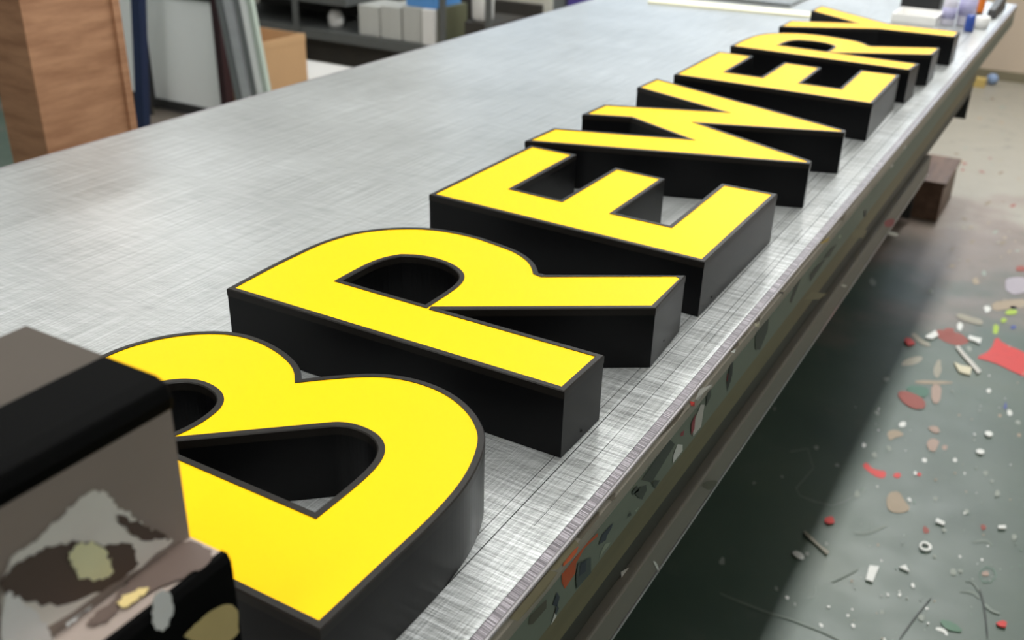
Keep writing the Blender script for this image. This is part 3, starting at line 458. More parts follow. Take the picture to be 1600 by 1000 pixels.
('beige',[(-0.0733,4.4372),(-0.0755,4.3992),(-0.0905,4.3908),(-0.104,4.3916),(-0.1018,4.4296),(-0.0862,4.4456)]),
('grey',[(-0.0959,4.6641),(-0.097,4.649),(-0.1073,4.6493),(-0.1111,4.6654),(-0.1106,4.6819),(-0.1002,4.6787)]),
('grey',[(-0.0681,4.1012),(-0.0697,4.0806),(-0.0783,4.0679),(-0.0824,4.079),(-0.0836,4.0946),(-0.0757,4.1026)]),
('grey',[(0.1878,3.4988),(0.1831,3.4731),(0.175,3.456),(0.1679,3.4588),(0.1688,3.48),(0.1788,3.504)]),
('greige',[(0.2089,3.3654),(0.2055,3.3554),(0.1975,3.3555),(0.1926,3.3649),(0.1972,3.373),(0.2034,3.3724)])]
APRON_PAINT=[('orange',[(-0.0401,0.8373),(-0.0395,0.8328),(-0.055,0.8365),(-0.0682,0.8384),(-0.0834,0.8329),(-0.0837,0.8222),(-0.1034,0.8187),(-0.1107,0.8315),(-0.1117,0.8411),(-0.0966,0.8407),(-0.0843,0.8408),(-0.0655,0.8419)]),
('navy',[(-0.0053,0.8254),(-0.0082,0.8213),(-0.0184,0.8187),(-0.0195,0.8148),(-0.036,0.8205),(-0.0304,0.8288)]),
('slate',[(-0.0525,0.8181),(-0.0496,0.7972),(-0.0796,0.8007),(-0.0832,0.8182),(-0.08,0.8304)]),
('navy',[(-0.0628,0.8218),(-0.0628,0.8087),(-0.0763,0.8131),(-0.0747,0.8267)]),
('palegreen',[(-0.007,0.8032),(-0.0122,0.802),(-0.023,0.8028),(-0.0324,0.8005),(-0.0272,0.8077),(-0.0207,0.8108)]),
('navy',[(-0.1192,0.8272),(-0.1132,0.8171),(-0.1175,0.8096),(-0.1272,0.819)]),
('white',[(-0.1203,0.8082),(-0.118,0.799),(-0.1281,0.7971)]),
('navy',[(-0.1183,0.8121),(-0.1147,0.8056),(-0.1198,0.8023),(-0.1225,0.8063)]),
('palegreen',[(0.0617,0.8015),(0.0542,0.7994),(0.0514,0.8032)]),
('darkgreen',[(0.0385,0.8097),(0.0415,0.8037),(0.0312,0.8076),(0.0325,0.8106)]),
('darkgreen',[(0.0582,0.8285),(0.0739,0.8208),(0.0778,0.8124),(0.0666,0.8075),(0.0569,0.8156),(0.0421,0.8307)]),
('darkgreen',[(0.0988,0.8115),(0.1138,0.8024),(0.1015,0.7997),(0.0901,0.8128)]),
('brownpaint',[(-0.1386,0.8341),(-0.1377,0.8237),(-0.1615,0.8251),(-0.17,0.8311),(-0.1678,0.8389)]),
('white',[(0.1592,0.8219),(0.1771,0.8111),(0.1796,0.8019),(0.1512,0.8015),(0.1503,0.8137)]),
('offwhite',[(0.224,0.8385),(0.2386,0.8309),(0.2367,0.8027),(0.2105,0.8032),(0.2064,0.8225)]),
('crimson',[(0.2092,0.8345),(0.2116,0.8129),(0.2023,0.8095),(0.198,0.827)]),
('crimson',[(0.178,0.8296),(0.1775,0.8232),(0.1665,0.8276),(0.1676,0.832)]),
('darkgreen',[(0.1318,0.8437),(0.1505,0.8267),(0.1102,0.8176),(0.0909,0.8132),(0.06,0.8352),(0.0851,0.8388)]),
('darkgreen',[(0.0471,0.8369),(0.0557,0.8254),(0.0393,0.8294),(0.0362,0.836)]),
('darkgreen',[(0.2537,0.8488),(0.2591,0.8325),(0.2449,0.8243),(0.2427,0.8441)]),
('black',[(0.3336,0.8486),(0.3393,0.821),(0.3269,0.8036),(0.3164,0.8249),(0.3264,0.8378)]),
('crimson',[(0.3296,0.8292),(0.3273,0.8203),(0.3172,0.8228),(0.3158,0.8341)]),
('darkgreen',[(0.4763,0.8405),(0.4809,0.8214),(0.4556,0.8038),(0.4305,0.8152),(0.4201,0.8394),(0.4306,0.8514)]),
('black',[(0.3314,0.8483),(0.3337,0.8137),(0.3193,0.8208),(0.3187,0.845)]),
('darkgreen',[(0.6362,0.8417),(0.6217,0.832),(0.5971,0.8143),(0.5829,0.823),(0.597,0.8415)]),
('darkgreen',[(0.7933,0.8161),(0.7495,0.8123),(0.696,0.8098),(0.6865,0.826),(0.7183,0.8269)]),
('darkgreen',[(0.8523,0.8189),(0.8088,0.8106),(0.7645,0.8247),(0.8102,0.8266)]),
('black',[(1.0729,0.8107),(1.0767,0.7967),(1.0583,0.8006),(1.0506,0.8139)]),
('palegreen',[(0.8733,0.8286),(0.883,0.8203),(0.8611,0.8243),(0.8565,0.8308)])]
LIP_PAINT=[('mud',[(-0.0483,0.8708),(-0.0441,0.8645),(-0.0451,0.8598),(-0.082,0.8598),(-0.0895,0.8701),(-0.0616,0.8724)]),
('olivemud',[(-0.092,0.8658),(-0.0864,0.8575),(-0.1267,0.8585),(-0.1389,0.8674),(-0.1133,0.8694)]),
('brightorange',[(-0.0872,0.8563),(-0.0903,0.8515),(-0.1025,0.8513),(-0.1161,0.8542),(-0.1165,0.858),(-0.0972,0.8581)]),
('olivemud',[(-0.1389,0.8674),(-0.1265,0.8557),(-0.1487,0.8526),(-0.1678,0.8537),(-0.1938,0.8559),(-0.2044,0.8677),(-0.1818,0.8679)]),
('mud',[(-0.0293,0.8774),(-0.0099,0.8643),(-0.0088,0.8581),(-0.0178,0.8593),(-0.0244,0.868)]),
('mud',[(0.2506,0.8761),(0.2627,0.8654),(0.2319,0.8702),(0.1973,0.879),(0.2205,0.8807)]),
('offwhite',[(0.2096,0.8697),(0.2499,0.8531),(0.2512,0.8491),(0.2243,0.8558),(0.2049,0.8541),(0.1951,0.8608)]),
('red',[(0.1794,0.8672),(0.1925,0.8588),(0.1936,0.8527),(0.1816,0.8596)]),
('mud',[(0.1622,0.8696),(0.177,0.8571),(0.1282,0.8624),(0.0863,0.867),(0.0408,0.8719),(0.0429,0.8766),(0.1121,0.8711)]),
('mud',[(-0.0294,0.8779),(-0.0107,0.8648),(-0.0184,0.8609),(-0.0253,0.8697)]),
('mud',[(0.3022,0.8892),(0.3408,0.8696),(0.3402,0.862),(0.3108,0.8663),(0.2969,0.8764)]),
('white',[(0.3114,0.8737),(0.3292,0.8631),(0.3236,0.8597),(0.3112,0.8686)]),
('cream',[(0.4022,0.869),(0.4244,0.8575),(0.4232,0.8511),(0.4062,0.8597)]),
('mud',[(0.4003,0.877),(0.4267,0.8647),(0.4229,0.8608),(0.3984,0.8725)]),
('mud',[(0.3512,0.8794),(0.3791,0.8647),(0.3644,0.8645),(0.3506,0.8718)]),
('mud',[(0.3686,0.8811),(0.3789,0.8741),(0.3695,0.8755)]),
('black',[(0.5101,0.8693),(0.528,0.8601),(0.5226,0.8585),(0.5092,0.866)]),
('mud',[(0.61,0.8817),(0.6423,0.8687),(0.5939,0.867),(0.5839,0.8712),(0.5979,0.8772)]),
('ochre',[(0.7235,0.8834),(0.7733,0.8591),(0.7591,0.8544),(0.7127,0.8778)]),
('mud',[(0.837,0.8804),(0.8808,0.8635),(0.8518,0.8594),(0.836,0.8677)]),
('mud',[(-0.1238,0.8755),(-0.1182,0.8661),(-0.141,0.8662),(-0.1499,0.8674),(-0.1504,0.8731)]),
('offwhite',[(1.3626,0.8597),(1.392,0.8505),(1.3763,0.8463),(1.3473,0.8556)]),
('offwhite',[(1.2274,0.8554),(1.2656,0.8434),(1.2734,0.8218),(1.2419,0.8324)])]
RAIL_PAINT=[('white',[(0.0611,0.1132,0.6956),(0.0611,0.1254,0.6857),(0.0611,0.1408,0.6629),(0.0611,0.1402,0.6575),(0.0611,0.1276,0.6761)]),
('offwhite',[(0.05,0.0494,0.7216),(0.05,0.0948,0.7005),(0.05,0.1089,0.6847),(0.05,0.08,0.6891),(0.05,0.062,0.6848)]),
('brownpaint',[(0.0611,0.2707,0.7053),(0.0611,0.3197,0.6778),(0.0611,0.3365,0.6638),(0.0611,0.3049,0.6696),(0.0611,0.2633,0.7028)]),
('crimson',[(0.0611,1.2987,0.718),(0.0611,1.441,0.6794),(0.0611,1.4541,0.6553),(0.0611,1.3175,0.6974)]),
('offwhite',[(0.0611,1.3542,0.6779),(0.0611,1.5545,0.6066),(0.0611,1.5521,0.598),(0.0611,1.3806,0.6597)]),
('offwhite',[(0.0611,0.949,0.7106),(0.0611,1.0089,0.6857),(0.0611,1.0039,0.6827),(0.0611,0.9533,0.7045)]),
('olivemud',[(0.0549,0.7395,0.776),(0.0549,0.8674,0.7224),(0.0549,0.811,0.7342),(0.0549,0.693,0.7813)]),  # this olive patch and the next imitate reflections on the table side
('olivemud',[(0.0549,0.9849,0.8016),(0.0549,1.1511,0.7436),(0.0549,1.1246,0.7368),(0.0549,1.0106,0.7769)])]
SCRAPS={'rect':[(0.196,1.1406),(0.2147,1.1474),(0.2137,1.0899),(0.1991,1.0901)],
'tri':[(0.252,1.1682),(0.2623,1.1843),(0.2739,1.165)],
'nub1':[(0.0684,1.0879),(0.065,1.0815),(0.0565,1.0821),(0.0482,1.0849),(0.0418,1.0921),(0.0431,1.0992),(0.0484,1.1037),(0.0576,1.1022),(0.0655,1.096)],
'redchip1':[(0.0902,1.2585),(0.0942,1.2477),(0.0867,1.24),(0.0803,1.2377),(0.0734,1.2409),(0.0709,1.2538),(0.0778,1.264),(0.0859,1.2673)],
'redchip2':[(0.4724,1.1026),(0.4721,1.0947),(0.4652,1.0922),(0.4591,1.0917),(0.454,1.0971),(0.459,1.1054),(0.465,1.1122),(0.4727,1.1113)],
'peel1':[(0.2922,1.3767),(0.3112,1.3741),(0.3121,1.3864),(0.2932,1.3931)],
'peel2':[(0.4205,1.4284),(0.4358,1.437),(0.4343,1.4506),(0.4192,1.4402)],
'strip':[(0.1972,2.3251),(0.2226,2.2774),(0.2524,2.2293),(0.2796,2.1827),(0.2854,2.2053),(0.2577,2.2518),(0.2274,2.2975),(0.2022,2.3445)],
'fold':[(0.1038,2.3539),(0.1155,2.3875),(0.1228,2.4133),(0.1377,2.3811),(0.125,2.3419),(0.1062,2.34)],
'peel3':[(0.2218,2.4052),(0.2409,2.4008),(0.2582,2.3912),(0.258,2.4347),(0.2405,2.4331),(0.2211,2.4345)],
'torn':[(0.2076,2.2192),(0.2304,2.2107),(0.2585,2.2149),(0.2604,2.1618),(0.2299,2.1647)],
'redchip3':[(0.0845,2.2789),(0.0783,2.2655),(0.0676,2.2576),(0.0574,2.2732),(0.0514,2.2877),(0.052,2.3057),(0.0653,2.3105),(0.0774,2.2964)],
'oval1':[(0.3595,1.8483),(0.357,1.838),(0.3491,1.8335),(0.3421,1.8389),(0.3392,1.848),(0.3417,1.8577),(0.349,1.8623),(0.3565,1.8581)],
'oval2':[(0.3512,1.747),(0.3496,1.7371),(0.3424,1.7321),(0.3349,1.7339),(0.3311,1.7424),(0.3348,1.7518),(0.3412,1.7573),(0.3487,1.7559)],
'stick':[(0.0424,1.1763),(0.0625,1.1587),(0.0859,1.1434),(0.1075,1.1274),(0.1094,1.1384),(0.0871,1.1507),(0.0645,1.1687),(0.0439,1.1836)]}
BLOCK_PAINT=[('x','smear',[(-0.0258,-0.5252,1.1125),(-0.0258,-0.5049,1.1148),(-0.0258,-0.484,1.1218),(-0.0258,-0.4674,1.1209),(-0.0258,-0.4645,1.1112),(-0.0258,-0.453,1.0917),(-0.0258,-0.4397,1.0701),(-0.0258,-0.4279,1.0597),(-0.0258,-0.536,1.0652)]),
('x','brownp',[(-0.0258,-0.5263,1.1077),(-0.0258,-0.5078,1.1093),(-0.0258,-0.493,1.1047),(-0.0258,-0.4718,1.0881),(-0.0258,-0.4553,1.0787),(-0.0258,-0.4569,1.0585),(-0.0258,-0.5005,1.0684),(-0.0258,-0.5285,1.0981)]),
('x','brownp',[(-0.0258,-0.4684,1.1059),(-0.0258,-0.448,1.0843),(-0.0258,-0.4316,1.0646),(-0.0258,-0.4516,1.0761)]),
('x','creamp',[(-0.0258,-0.4929,1.1008),(-0.0258,-0.4765,1.0943),(-0.0258,-0.4715,1.0796),(-0.0258,-0.4727,1.068),(-0.0258,-0.4877,1.0761),(-0.0258,-0.4926,1.0888)]),
('x','whitep',[(-0.0258,-0.5278,1.1013),(-0.0258,-0.5205,1.09),(-0.0258,-0.5124,1.0717),(-0.0258,-0.5089,1.046),(-0.0258,-0.536,1.0652)]),
('z','whitep',[(-0.0395,-0.4396,1.0575),(-0.0362,-0.4278,1.0575),(-0.0247,-0.432,1.0575),(-0.0247,-0.4428,1.0575),(-0.0315,-0.4455,1.0575)]),
('z','brownp',[(-0.0302,-0.4241,1.0575),(0.0001,-0.4228,1.0575),(-0.0007,-0.4429,1.0575),(-0.0138,-0.4738,1.0575),(-0.0101,-0.4927,1.0575),(-0.0194,-0.4985,1.0575),(-0.0203,-0.4723,1.0575),(-0.0328,-0.4509,1.0575)]),
('z','whitep',[(-0.04,-0.4955,1.0575),(-0.0382,-0.4834,1.0575),(-0.0294,-0.4807,1.0575),(-0.0241,-0.4909,1.0575),(-0.0242,-0.504,1.0575),(-0.0331,-0.5018,1.0575)]),
('z','tanp',[(-0.0193,-0.4772,1.0575),(-0.012,-0.4587,1.0575),(-0.0083,-0.4704,1.0575),(-0.011,-0.4802,1.0575)]),
('x','whitep',[(0.0045,-0.4703,1.0699),(0.0045,-0.4619,1.0645),(0.0045,-0.4608,1.0519),(0.0045,-0.469,1.0411),(0.0045,-0.4748,1.0502),(0.0045,-0.4746,1.0628)]),
('x','tanp',[(0.0045,-0.447,1.0343),(0.0045,-0.4195,1.0264),(0.0045,-0.4214,0.9945),(0.0045,-0.4614,1.0282)])]

# ------------------------------------------------------------------ helpers
USED = {}
def link(o): COL.objects.link(o); return o
def newobj(name, data):
    o = bpy.data.objects.new(name, data); return link(o)
def thing(name, label, cat, loc=(0, 0, 0), group=None):
    o = newobj(name, None); o.location = loc; o.empty_display_size = .05
    o['label'] = label; o['category'] = cat
    if group: o['group'] = group
    return o
def tag(o, label, cat, group=None):
    o['label'] = label; o['category'] = cat
    if group: o['group'] = group
    return o
class MB:
    """collects geometry in world coordinates and links it as ONE mesh"""
    def __init__(s): s.v = []; s.f = []; s.m = []; s.mats = []; s.cur = 0; s.smooth = []; s.sm = False
    def use(s, name):
        if name not in s.mats: s.mats.append(name)
        s.cur = s.mats.index(name); return s
    def face(s, pts, flip=False):
        b = len(s.v); s.v += [tuple(p) for p in pts]; idx = list(range(b, b+len(pts)))
        s.f.append(idx[::-1] if flip else idx); s.m.append(s.cur); s.smooth.append(s.sm); return s
    def add(s, verts, faces):
        b = len(s.v); s.v += [tuple(p) for p in verts]
        for f in faces: s.f.append([b+i for i in f]); s.m.append(s.cur); s.smooth.append(s.sm)
        return s
    def box(s, x0, x1, y0, y1, z0, z1):
        v = [(x, y, z) for z in (z0, z1) for y in (y0, y1) for x in (x0, x1)]
        return s.add(v, [(0, 2, 3, 1), (4, 5, 7, 6), (0, 1, 5, 4), (2, 6, 7, 3), (0, 4, 6, 2), (1, 3, 7, 5)])
    def hexa(s, q0, q1):            # bottom quad, top quad (same winding, ccw from above)
        return s.add(list(q0)+list(q1), [(3, 2, 1, 0), (4, 5, 6, 7), (0, 1, 5, 4), (1, 2, 6, 5), (2, 3, 7, 6), (3, 0, 4, 7)])
    def prism(s, poly, z0, z1):     # convex or simple polygon in xy
        n = len(poly); v = [(x, y, z0) for x, y in poly]+[(x, y, z1) for x, y in poly]
        area = sum(poly[i][0]*poly[(i+1) % n][1]-poly[(i+1) % n][0]*poly[i][1] for i in range(n))
        f = [list(range(n))[::-1], list(range(n, 2*n))]+[(i, (i+1) % n, n+(i+1) % n, n+i) for i in range(n)]
        if area < 0: f = [list(q)[::-1] for q in f]
        return s.add(v, f)
    def extrude_y(s, prof, y0, y1):  # profile in xz
        n = len(prof); v = [(x, y0, z) for x, z in prof]+[(x, y1, z) for x, z in prof]
        area = sum(prof[i][0]*prof[(i+1) % n][1]-prof[(i+1) % n][0]*prof[i][1] for i in range(n))
        f = [list(range(n)), list(range(n, 2*n))[::-1]]+[((i+1) % n, i, n+i, n+(i+1) % n) for i in range(n)]
        if area < 0: f = [list(q)[::-1] for q in f]
        return s.add(v, f)
    def lathe(s, cx, cy, prof, n=32):    # (r, z) bottom to top
        v = []; f = []
        for r, z in prof:
            for i in range(n):
                t = 2*math.pi*i/n; v.append((cx+r*math.cos(t), cy+r*math.sin(t), z))
        for k in range(len(prof)-1):
            for i in range(n): f.append((k*n+i, k*n+(i+1) % n, (k+1)*n+(i+1) % n, (k+1)*n+i))
        f.append(list(range(n))[::-1]); f.append([(len(prof)-1)*n+i for i in range(n)])
        sm = s.sm; s.sm = True; s.add(v, f); s.sm = sm; return s
    def tube(s, a, b, r, n=12):
        a, b = Vector(a), Vector(b); d = (b-a).normalized(); h = Vector((0, 0, 1)) if abs(d.z) < .9 else Vector((1, 0, 0))
        u = d.cross(h).normalized(); w_ = d.cross(u); v = []; f = []
        for p in (a, b):
            for i in range(n):
                t = 2*math.pi*i/n; v.append(p+r*(u*math.cos(t)+w_*math.sin(t)))
        for i in range(n): f.append((i, n+i, n+(i+1) % n, (i+1) % n))
        f.append(list(range(n))); f.append(list(range(n, 2*n))[::-1])
        return s.add(v, f)
    def build(s, name, parent=None, material=None, bevel=0, seg=2, loc=None, smooth=None, weld=False):
        if material: s.mats = [material]; s.m = [0]*len(s.f)
        off = parent_world(parent) if parent else Vector(loc or (0, 0, 0))
        me = bpy.data.meshes.new(name)
        me.from_pydata([tuple(Vector(p)-off) for p in s.v], [], s.f)
        for n in s.mats: me.materials.append(MATS[n])
        for i, p in enumerate(me.polygons): p.material_index = s.m[i]; p.use_smooth = s.smooth[i] if smooth is None else smooth
        if weld:
            import bmesh
            bm = bmesh.new(); bm.from_mesh(me); bmesh.ops.remove_doubles(bm, verts=bm.verts, dist=1e-5); bm.to_mesh(me); bm.free()
        me.update()
        o = newobj(name, me)
        if parent: o.parent = parent
        else: o.location = off
        if bevel:
            md = o.modifiers.new('bevel', 'BEVEL'); md.width = bevel; md.segments = seg; md.limit_method = 'ANGLE'; md.angle_limit = math.radians(40)
        return o
def parent_world(o):
    v = Vector((0, 0, 0))
    while o is not None: v = v+o.location; o = o.parent
    return v
def struct(o, name=None):
    o['kind'] = 'structure'; return o

# ------------------------------------------------------------------ the setting
def tess(loops):
    """triangles of 2-D loops (first outer, rest holes)"""
    flat = [p for l in loops for p in l]
    tris = tessellate_polygon([[Vector((p[0], p[1], 0)) for p in l] for l in loops])
    out = []
    for t in tris:
        a, b, c = (flat[i] for i in t)
        ar = (b[0]-a[0])*(c[1]-a[1])-(c[0]-a[0])*(b[1]-a[1])
        if abs(ar) < 1e-12: continue
        out.append((a, b, c) if ar > 0 else (a, c, b))
    return out
def soft(P, it=2):
    for _ in range(it):
        Q = []
        for i in range(len(P)):
            a, b = P[i], P[(i+1) % len(P)]
            Q += [tuple(u*.75+v*.25 for u, v in zip(a, b)), tuple(u*.25+v*.75 for u, v in zip(a, b))]
        P = Q
    return P
def ragged(P, j=.0012, n=7):
    rnd = random.Random(5); Q = []
    for i in range(len(P)):
        a, b = P[i], P[(i+1) % len(P)]
        for k in range(n):
            t = k/n; Q.append(tuple(u*(1-t)+v*t+rnd.uniform(-j, j) for u, v in zip(a, b)))
    return Q
XL, XR, YN, YF = -7.0, 3.6, -6.5, 6.47
m = MB().use('painted_floor'); m.face([(XL, YN, 0), (XR, YN, 0), (XR, YF, 0), (XL, YF, 0)])
for k, (c, poly) in enumerate(FLOOR_PAINT):
    m.use('paint_'+c); z = 0.0006+0.0004*(k % 5)
    for t in tess([soft(poly, 1) if len(poly) < 12 else poly]): m.face([(x, y, z) for x, y in t])
struct(m.build('floor'))
m = MB().use('ceiling_paint'); m.box(XL, XR, YN, YF, CEIL, CEIL+.1); struct(m.build('ceiling'))
m = MB().use('wall_paint'); m.box(0.6, XR, YF, YF+.1, 0, CEIL); m.box(-1.6, .6, YF, YF+.1, 0, 1.0); m.box(-1.6, .6, YF, YF+.1, 2.6, CEIL)
m.use('wall_pale'); m.box(XL, -4.6, YF, YF+.1, 0, CEIL); m.box(-4.6, -1.6, YF, YF+.1, 0, 1.0); m.box(-4.6, -1.6, YF, YF+.1, 2.6, CEIL); struct(m.build('wall_back'))
m = MB().use('wall_pale'); m.box(XL-.1, XL, YN, YF, 0, CEIL); struct(m.build('wall_left'))
m = MB().use('wall_pale'); m.box(XR, XR+.1, YN, YF, 0, CEIL); struct(m.build('wall_right'))
m = MB().use('wall_dim'); m.box(XL, XR, YN-.1, YN, 0, CEIL); struct(m.build('wall_front'))
m = MB().use('base_dirt'); m.box(-1.2, XR, YF-.012, YF, 0, .06); struct(m.build('baseboard_back'))
wroot = struct(newobj('added_window', None)); wroot.location = (-3.1, YF, 1.0)  # unseen window, added for the cool light mirrored in the table top
m = MB().use('fixture_white')
for x in (-4.6, -3.31, -2.03, -.74, .54): m.box(x, x+.06, YF+.01, YF+.07, 1.0, 2.6)
m.box(-4.6, .6, YF+.01, YF+.07, 1.0, 1.06); m.box(-4.6, .6, YF+.01, YF+.07, 2.54, 2.6)
m.build('added_window_frame', wroot)
m = MB().use('window_glow'); m.box(-4.6, .6, YF+.075, YF+.085, 1.0, 2.6); m.build('added_window_glow', wroot)

# ceiling lights
FG = 'fluorescent light fittings under the ceiling'
def light_fitting():
    t = thing('ceiling_light', 'long white twin tube light fitting fixed under the ceiling', 'ceiling light', (0, 0, CEIL), FG)
    m = MB().use('fixture_white'); m.hexa([(-.06, -.65, CEIL-.07), (.06, -.65, CEIL-.07), (.06, .65, CEIL-.07), (-.06, .65, CEIL-.07)], [(-.11, -.65, CEIL), (.11, -.65, CEIL), (.11, .65, CEIL), (-.11, .65, CEIL)])
    m.build('housing', t)
    for x in (-.05, .05):
        MB().use('tube').tube((x, -.6, CEIL-.09), (x, .6, CEIL-.09), .013, 10).build('light_tube', t)
    return t
proto = light_fitting()
for i, (x, y, power) in enumerate(FIXTURES):
    t = proto
    if i:
        t = proto.copy(); link(t)
        for ch in list(proto.children):
            c = ch.copy(); link(c); c.parent = t
    t.location = (x, y, CEIL)
    ld = bpy.data.lights.new('tube_light', 'AREA'); ld.shape = 'RECTANGLE'; ld.size = .16; ld.size_y = 1.2; ld.energy = power; ld.color = (.99, 1, .985)
    lo = newobj('tube_light', ld); lo.location = (x, y, CEIL-.11)

# ------------------------------------------------------------------ work table
T = .87
LETTER_TOP = .94554
table = thing('work_table', 'long work table with scratched bare metal top and paint-marked green side', 'table', (-.55, 1.0, 0))
Y0, Y1 = -1.6, 3.45; X0, X1 = -1.212, .0585
m = MB().use('scratched_metal'); m.box(X0, .047, Y0, Y1, T-.003, T); m.build('metal_top', table)
m = MB().use('gap_black')
for x, yy0, yy1, w_ in [(.0, -1.5, 3.3, .0005), (-.012, -.2, .9, .0003), (.023, -.1, .75, .00025), (.031, .3, 1.6, .0003), (-.03, .9, 2.4, .0006), (-.016, .7, 1.3, .0003), (-.05, .2, 2.2, .0003)]:
    m.box(x-w_, x+w_, yy0, yy1, T-.001, T+.00012)
m.build('cut_line', table)
m = MB().use('cut_edge_strip'); m.box(.047, X1-.001, Y0, Y1, T-.006, T+.0005); m.build('edge_strip', table, bevel=.001)
m = MB().use('steel_bead'); m.tube((X1-.0008, Y0, T-.0012), (X1-.0008, Y1, T-.0012), .0022, 8); m.build('edge_bead', table)
def patches(m, data, x, pre='paint_', st=.00025, lip=False):
    for k, (c, poly) in enumerate(data):
        m.use(pre+c); xx = x+st*(1+k % 4)
        for t in tess([poly]): m.face([(xx-(max(0, z-(T-.010))*.26 if lip else 0), y, z) for y, z in t])
m = MB().use('putty_lip')
m.extrude_y([(X1-.02, T-.006), (X1+.0006, T-.0035), (X1+.0022, T-.010), (X1+.0022, T-.020), (X1, T-.0285), (X1-.02, T-.0285)], Y0, Y1)
patches(m, [(c, [(y, min(T-.0036, max(T-.028, z))) for y, z in P]) for c, P in LIP_PAINT], .0607, lip=True)
m.build('putty_lip', table)
m = MB().use('apron_green'); m.box(X1-.02, X1-.0004, Y0, Y1, .797, T-.028); patches(m, APRON_PAINT, X1-.0003)
m.build('side_board', table)
m = MB().use('apron_wood'); m.box(X1-.024, X1-.004, Y0, 2.6, .753, .797); m.build('plywood_edge', table)
m = MB().use('fascia_dark'); m.box(X1-.024, X1-.009, Y0, 2.6, .716, .753); 
for c, P in RAIL_PAINT:
    if P[0][0] < .056:
        m.use('paint_'+c)
        for t in tess([[(p[1], p[2]) for p in P]]): m.face([(P[0][0], a, b) for a, b in t])
m.build('lower_fascia', table)
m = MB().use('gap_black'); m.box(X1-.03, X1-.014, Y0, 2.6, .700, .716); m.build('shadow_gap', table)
rail = MB().use('rail_brown'); rail.box(X1-.022, X1+.002, Y0, 1.86, .664, .711); side_rail = rail.build('side_rail', table, bevel=.0035, seg=3)
m = MB().use('steel_bead'); m.box(X1+.0008, X1+.0026, Y0, 1.86, .660, .6645); m.build('rail_edge', side_rail)
for c, P in RAIL_PAINT:
    if P[0][0] > .056:
        m = MB().use('paint_'+c)
        for t in tess([soft([(p[1], p[2]) for p in P], 1)]): m.face([(P[0][0], a, b) for a, b in t])
        m.build('paint_mark', side_rail)
m = MB().use('frame_dark'); m.box(X0+.02, X1-.03, Y0+.02, Y1-.02, .77, T-.003); m.build('under_frame', table)
m = MB().use('steel_bead'); m.box(X0-.006, X0, Y0, Y1, T-.03, T+.0005); m.build('back_edge', table)
m = MB().use('putty_lip'); m.box(X0, X1, Y1, Y1+.006, T-.03, T); m.build('end_edge', table)
for x in (X0+.12, -.45):
    for y in (-1.45, 3.25):
        MB().use('frame_dark').box(x-.04, x+.04, y-.04, y+.04, 0, .77).build('table_leg', table)
m = MB().use('frame_dark'); m.box(-.47, -.45, -1.5, 3.3, .02, .77); m.build('inner_light_blocker', table)  # unseen sheet added to keep light from under the table
m = MB().use('frame_dark'); m.box(-.45, -.14, 3.38, 3.40, .02, .45); m.box(-.45, -.02, 3.38, 3.40, .45, .77); m.build('end_light_blocker', table)  # dark sheets added to block light and reflections under the table end

# ------------------------------------------------------------------ channel letters
R_O = [(-0.4275, -0.0001), (-0.4298, 0.0391), (-0.4318, 0.0829), (-0.4317, 0.1269), (-0.4306, 0.1564), (-0.4226, 0.1951), (-0.414, 0.218), (-0.4011, 0.2359), (-0.3858, 0.2511), (-0.3598, 0.2701), (-0.3358, 0.2805), (-0.3055, 0.2862), (-0.274, 0.2866), (-0.2508, 0.2832), (-0.2274, 0.2785), (-0.217, 0.2765), (-0.2022, 0.2710), (-0.1868, 0.2623), (-0.1738, 0.2513), (-0.165, 0.2405), (-0.1573, 0.2295), (-0.1503, 0.2279), (-0.0083, 0.3194), (-0.0031, 0.2177), (-0.1993, 0.0862), (-0.0043, 0.0881), (-0.0053, 0.0047)]
R_H = [(-0.3353, 0.0869), (-0.3355, 0.1178), (-0.3351, 0.1467), (-0.3305, 0.1671), (-0.3202, 0.1823), (-0.3052, 0.1915), (-0.2874, 0.1952), (-0.2648, 0.1933), (-0.2467, 0.1865), (-0.2324, 0.176), (-0.225, 0.1645), (-0.2206, 0.1466), (-0.2197, 0.1256), (-0.2196, 0.1063), (-0.2195, 0.0867)]
E_O = [(-0.4184, 0.3846), (-0.4163, 0.6747), (-0.3321, 0.6724), (-0.3317, 0.4732), (-0.2534, 0.4691), (-0.2515, 0.6471), (-0.1665, 0.6406), (-0.1666, 0.4643), (-0.0868, 0.4624), (-0.0869, 0.6681), (-0.0031, 0.6688), (-0.0035, 0.3707)]
W_O = [(-0.4369, 0.6914), (-0.4343, 0.7879), (-0.2185, 0.8631), (-0.3526, 0.931), (-0.4344, 0.8989), (-0.4323, 0.9865), (-0.2296, 1.0709), (-0.437, 1.1523), (-0.435, 1.2471), (-0.002, 1.0753), (-0.0006, 1.0595), (-0.2336, 0.9674), (-0.0043, 0.8581), (-0.0028, 0.843)]
Y_O = [(-0.4035, 2.0164), (-0.4045, 2.1237), (-0.2420, 2.2093), (-0.4035, 2.3352), (-0.4026, 2.4449), (-0.168, 2.2542), (0.020, 2.2521), (0.020, 2.1623), (-0.172, 2.1550)]
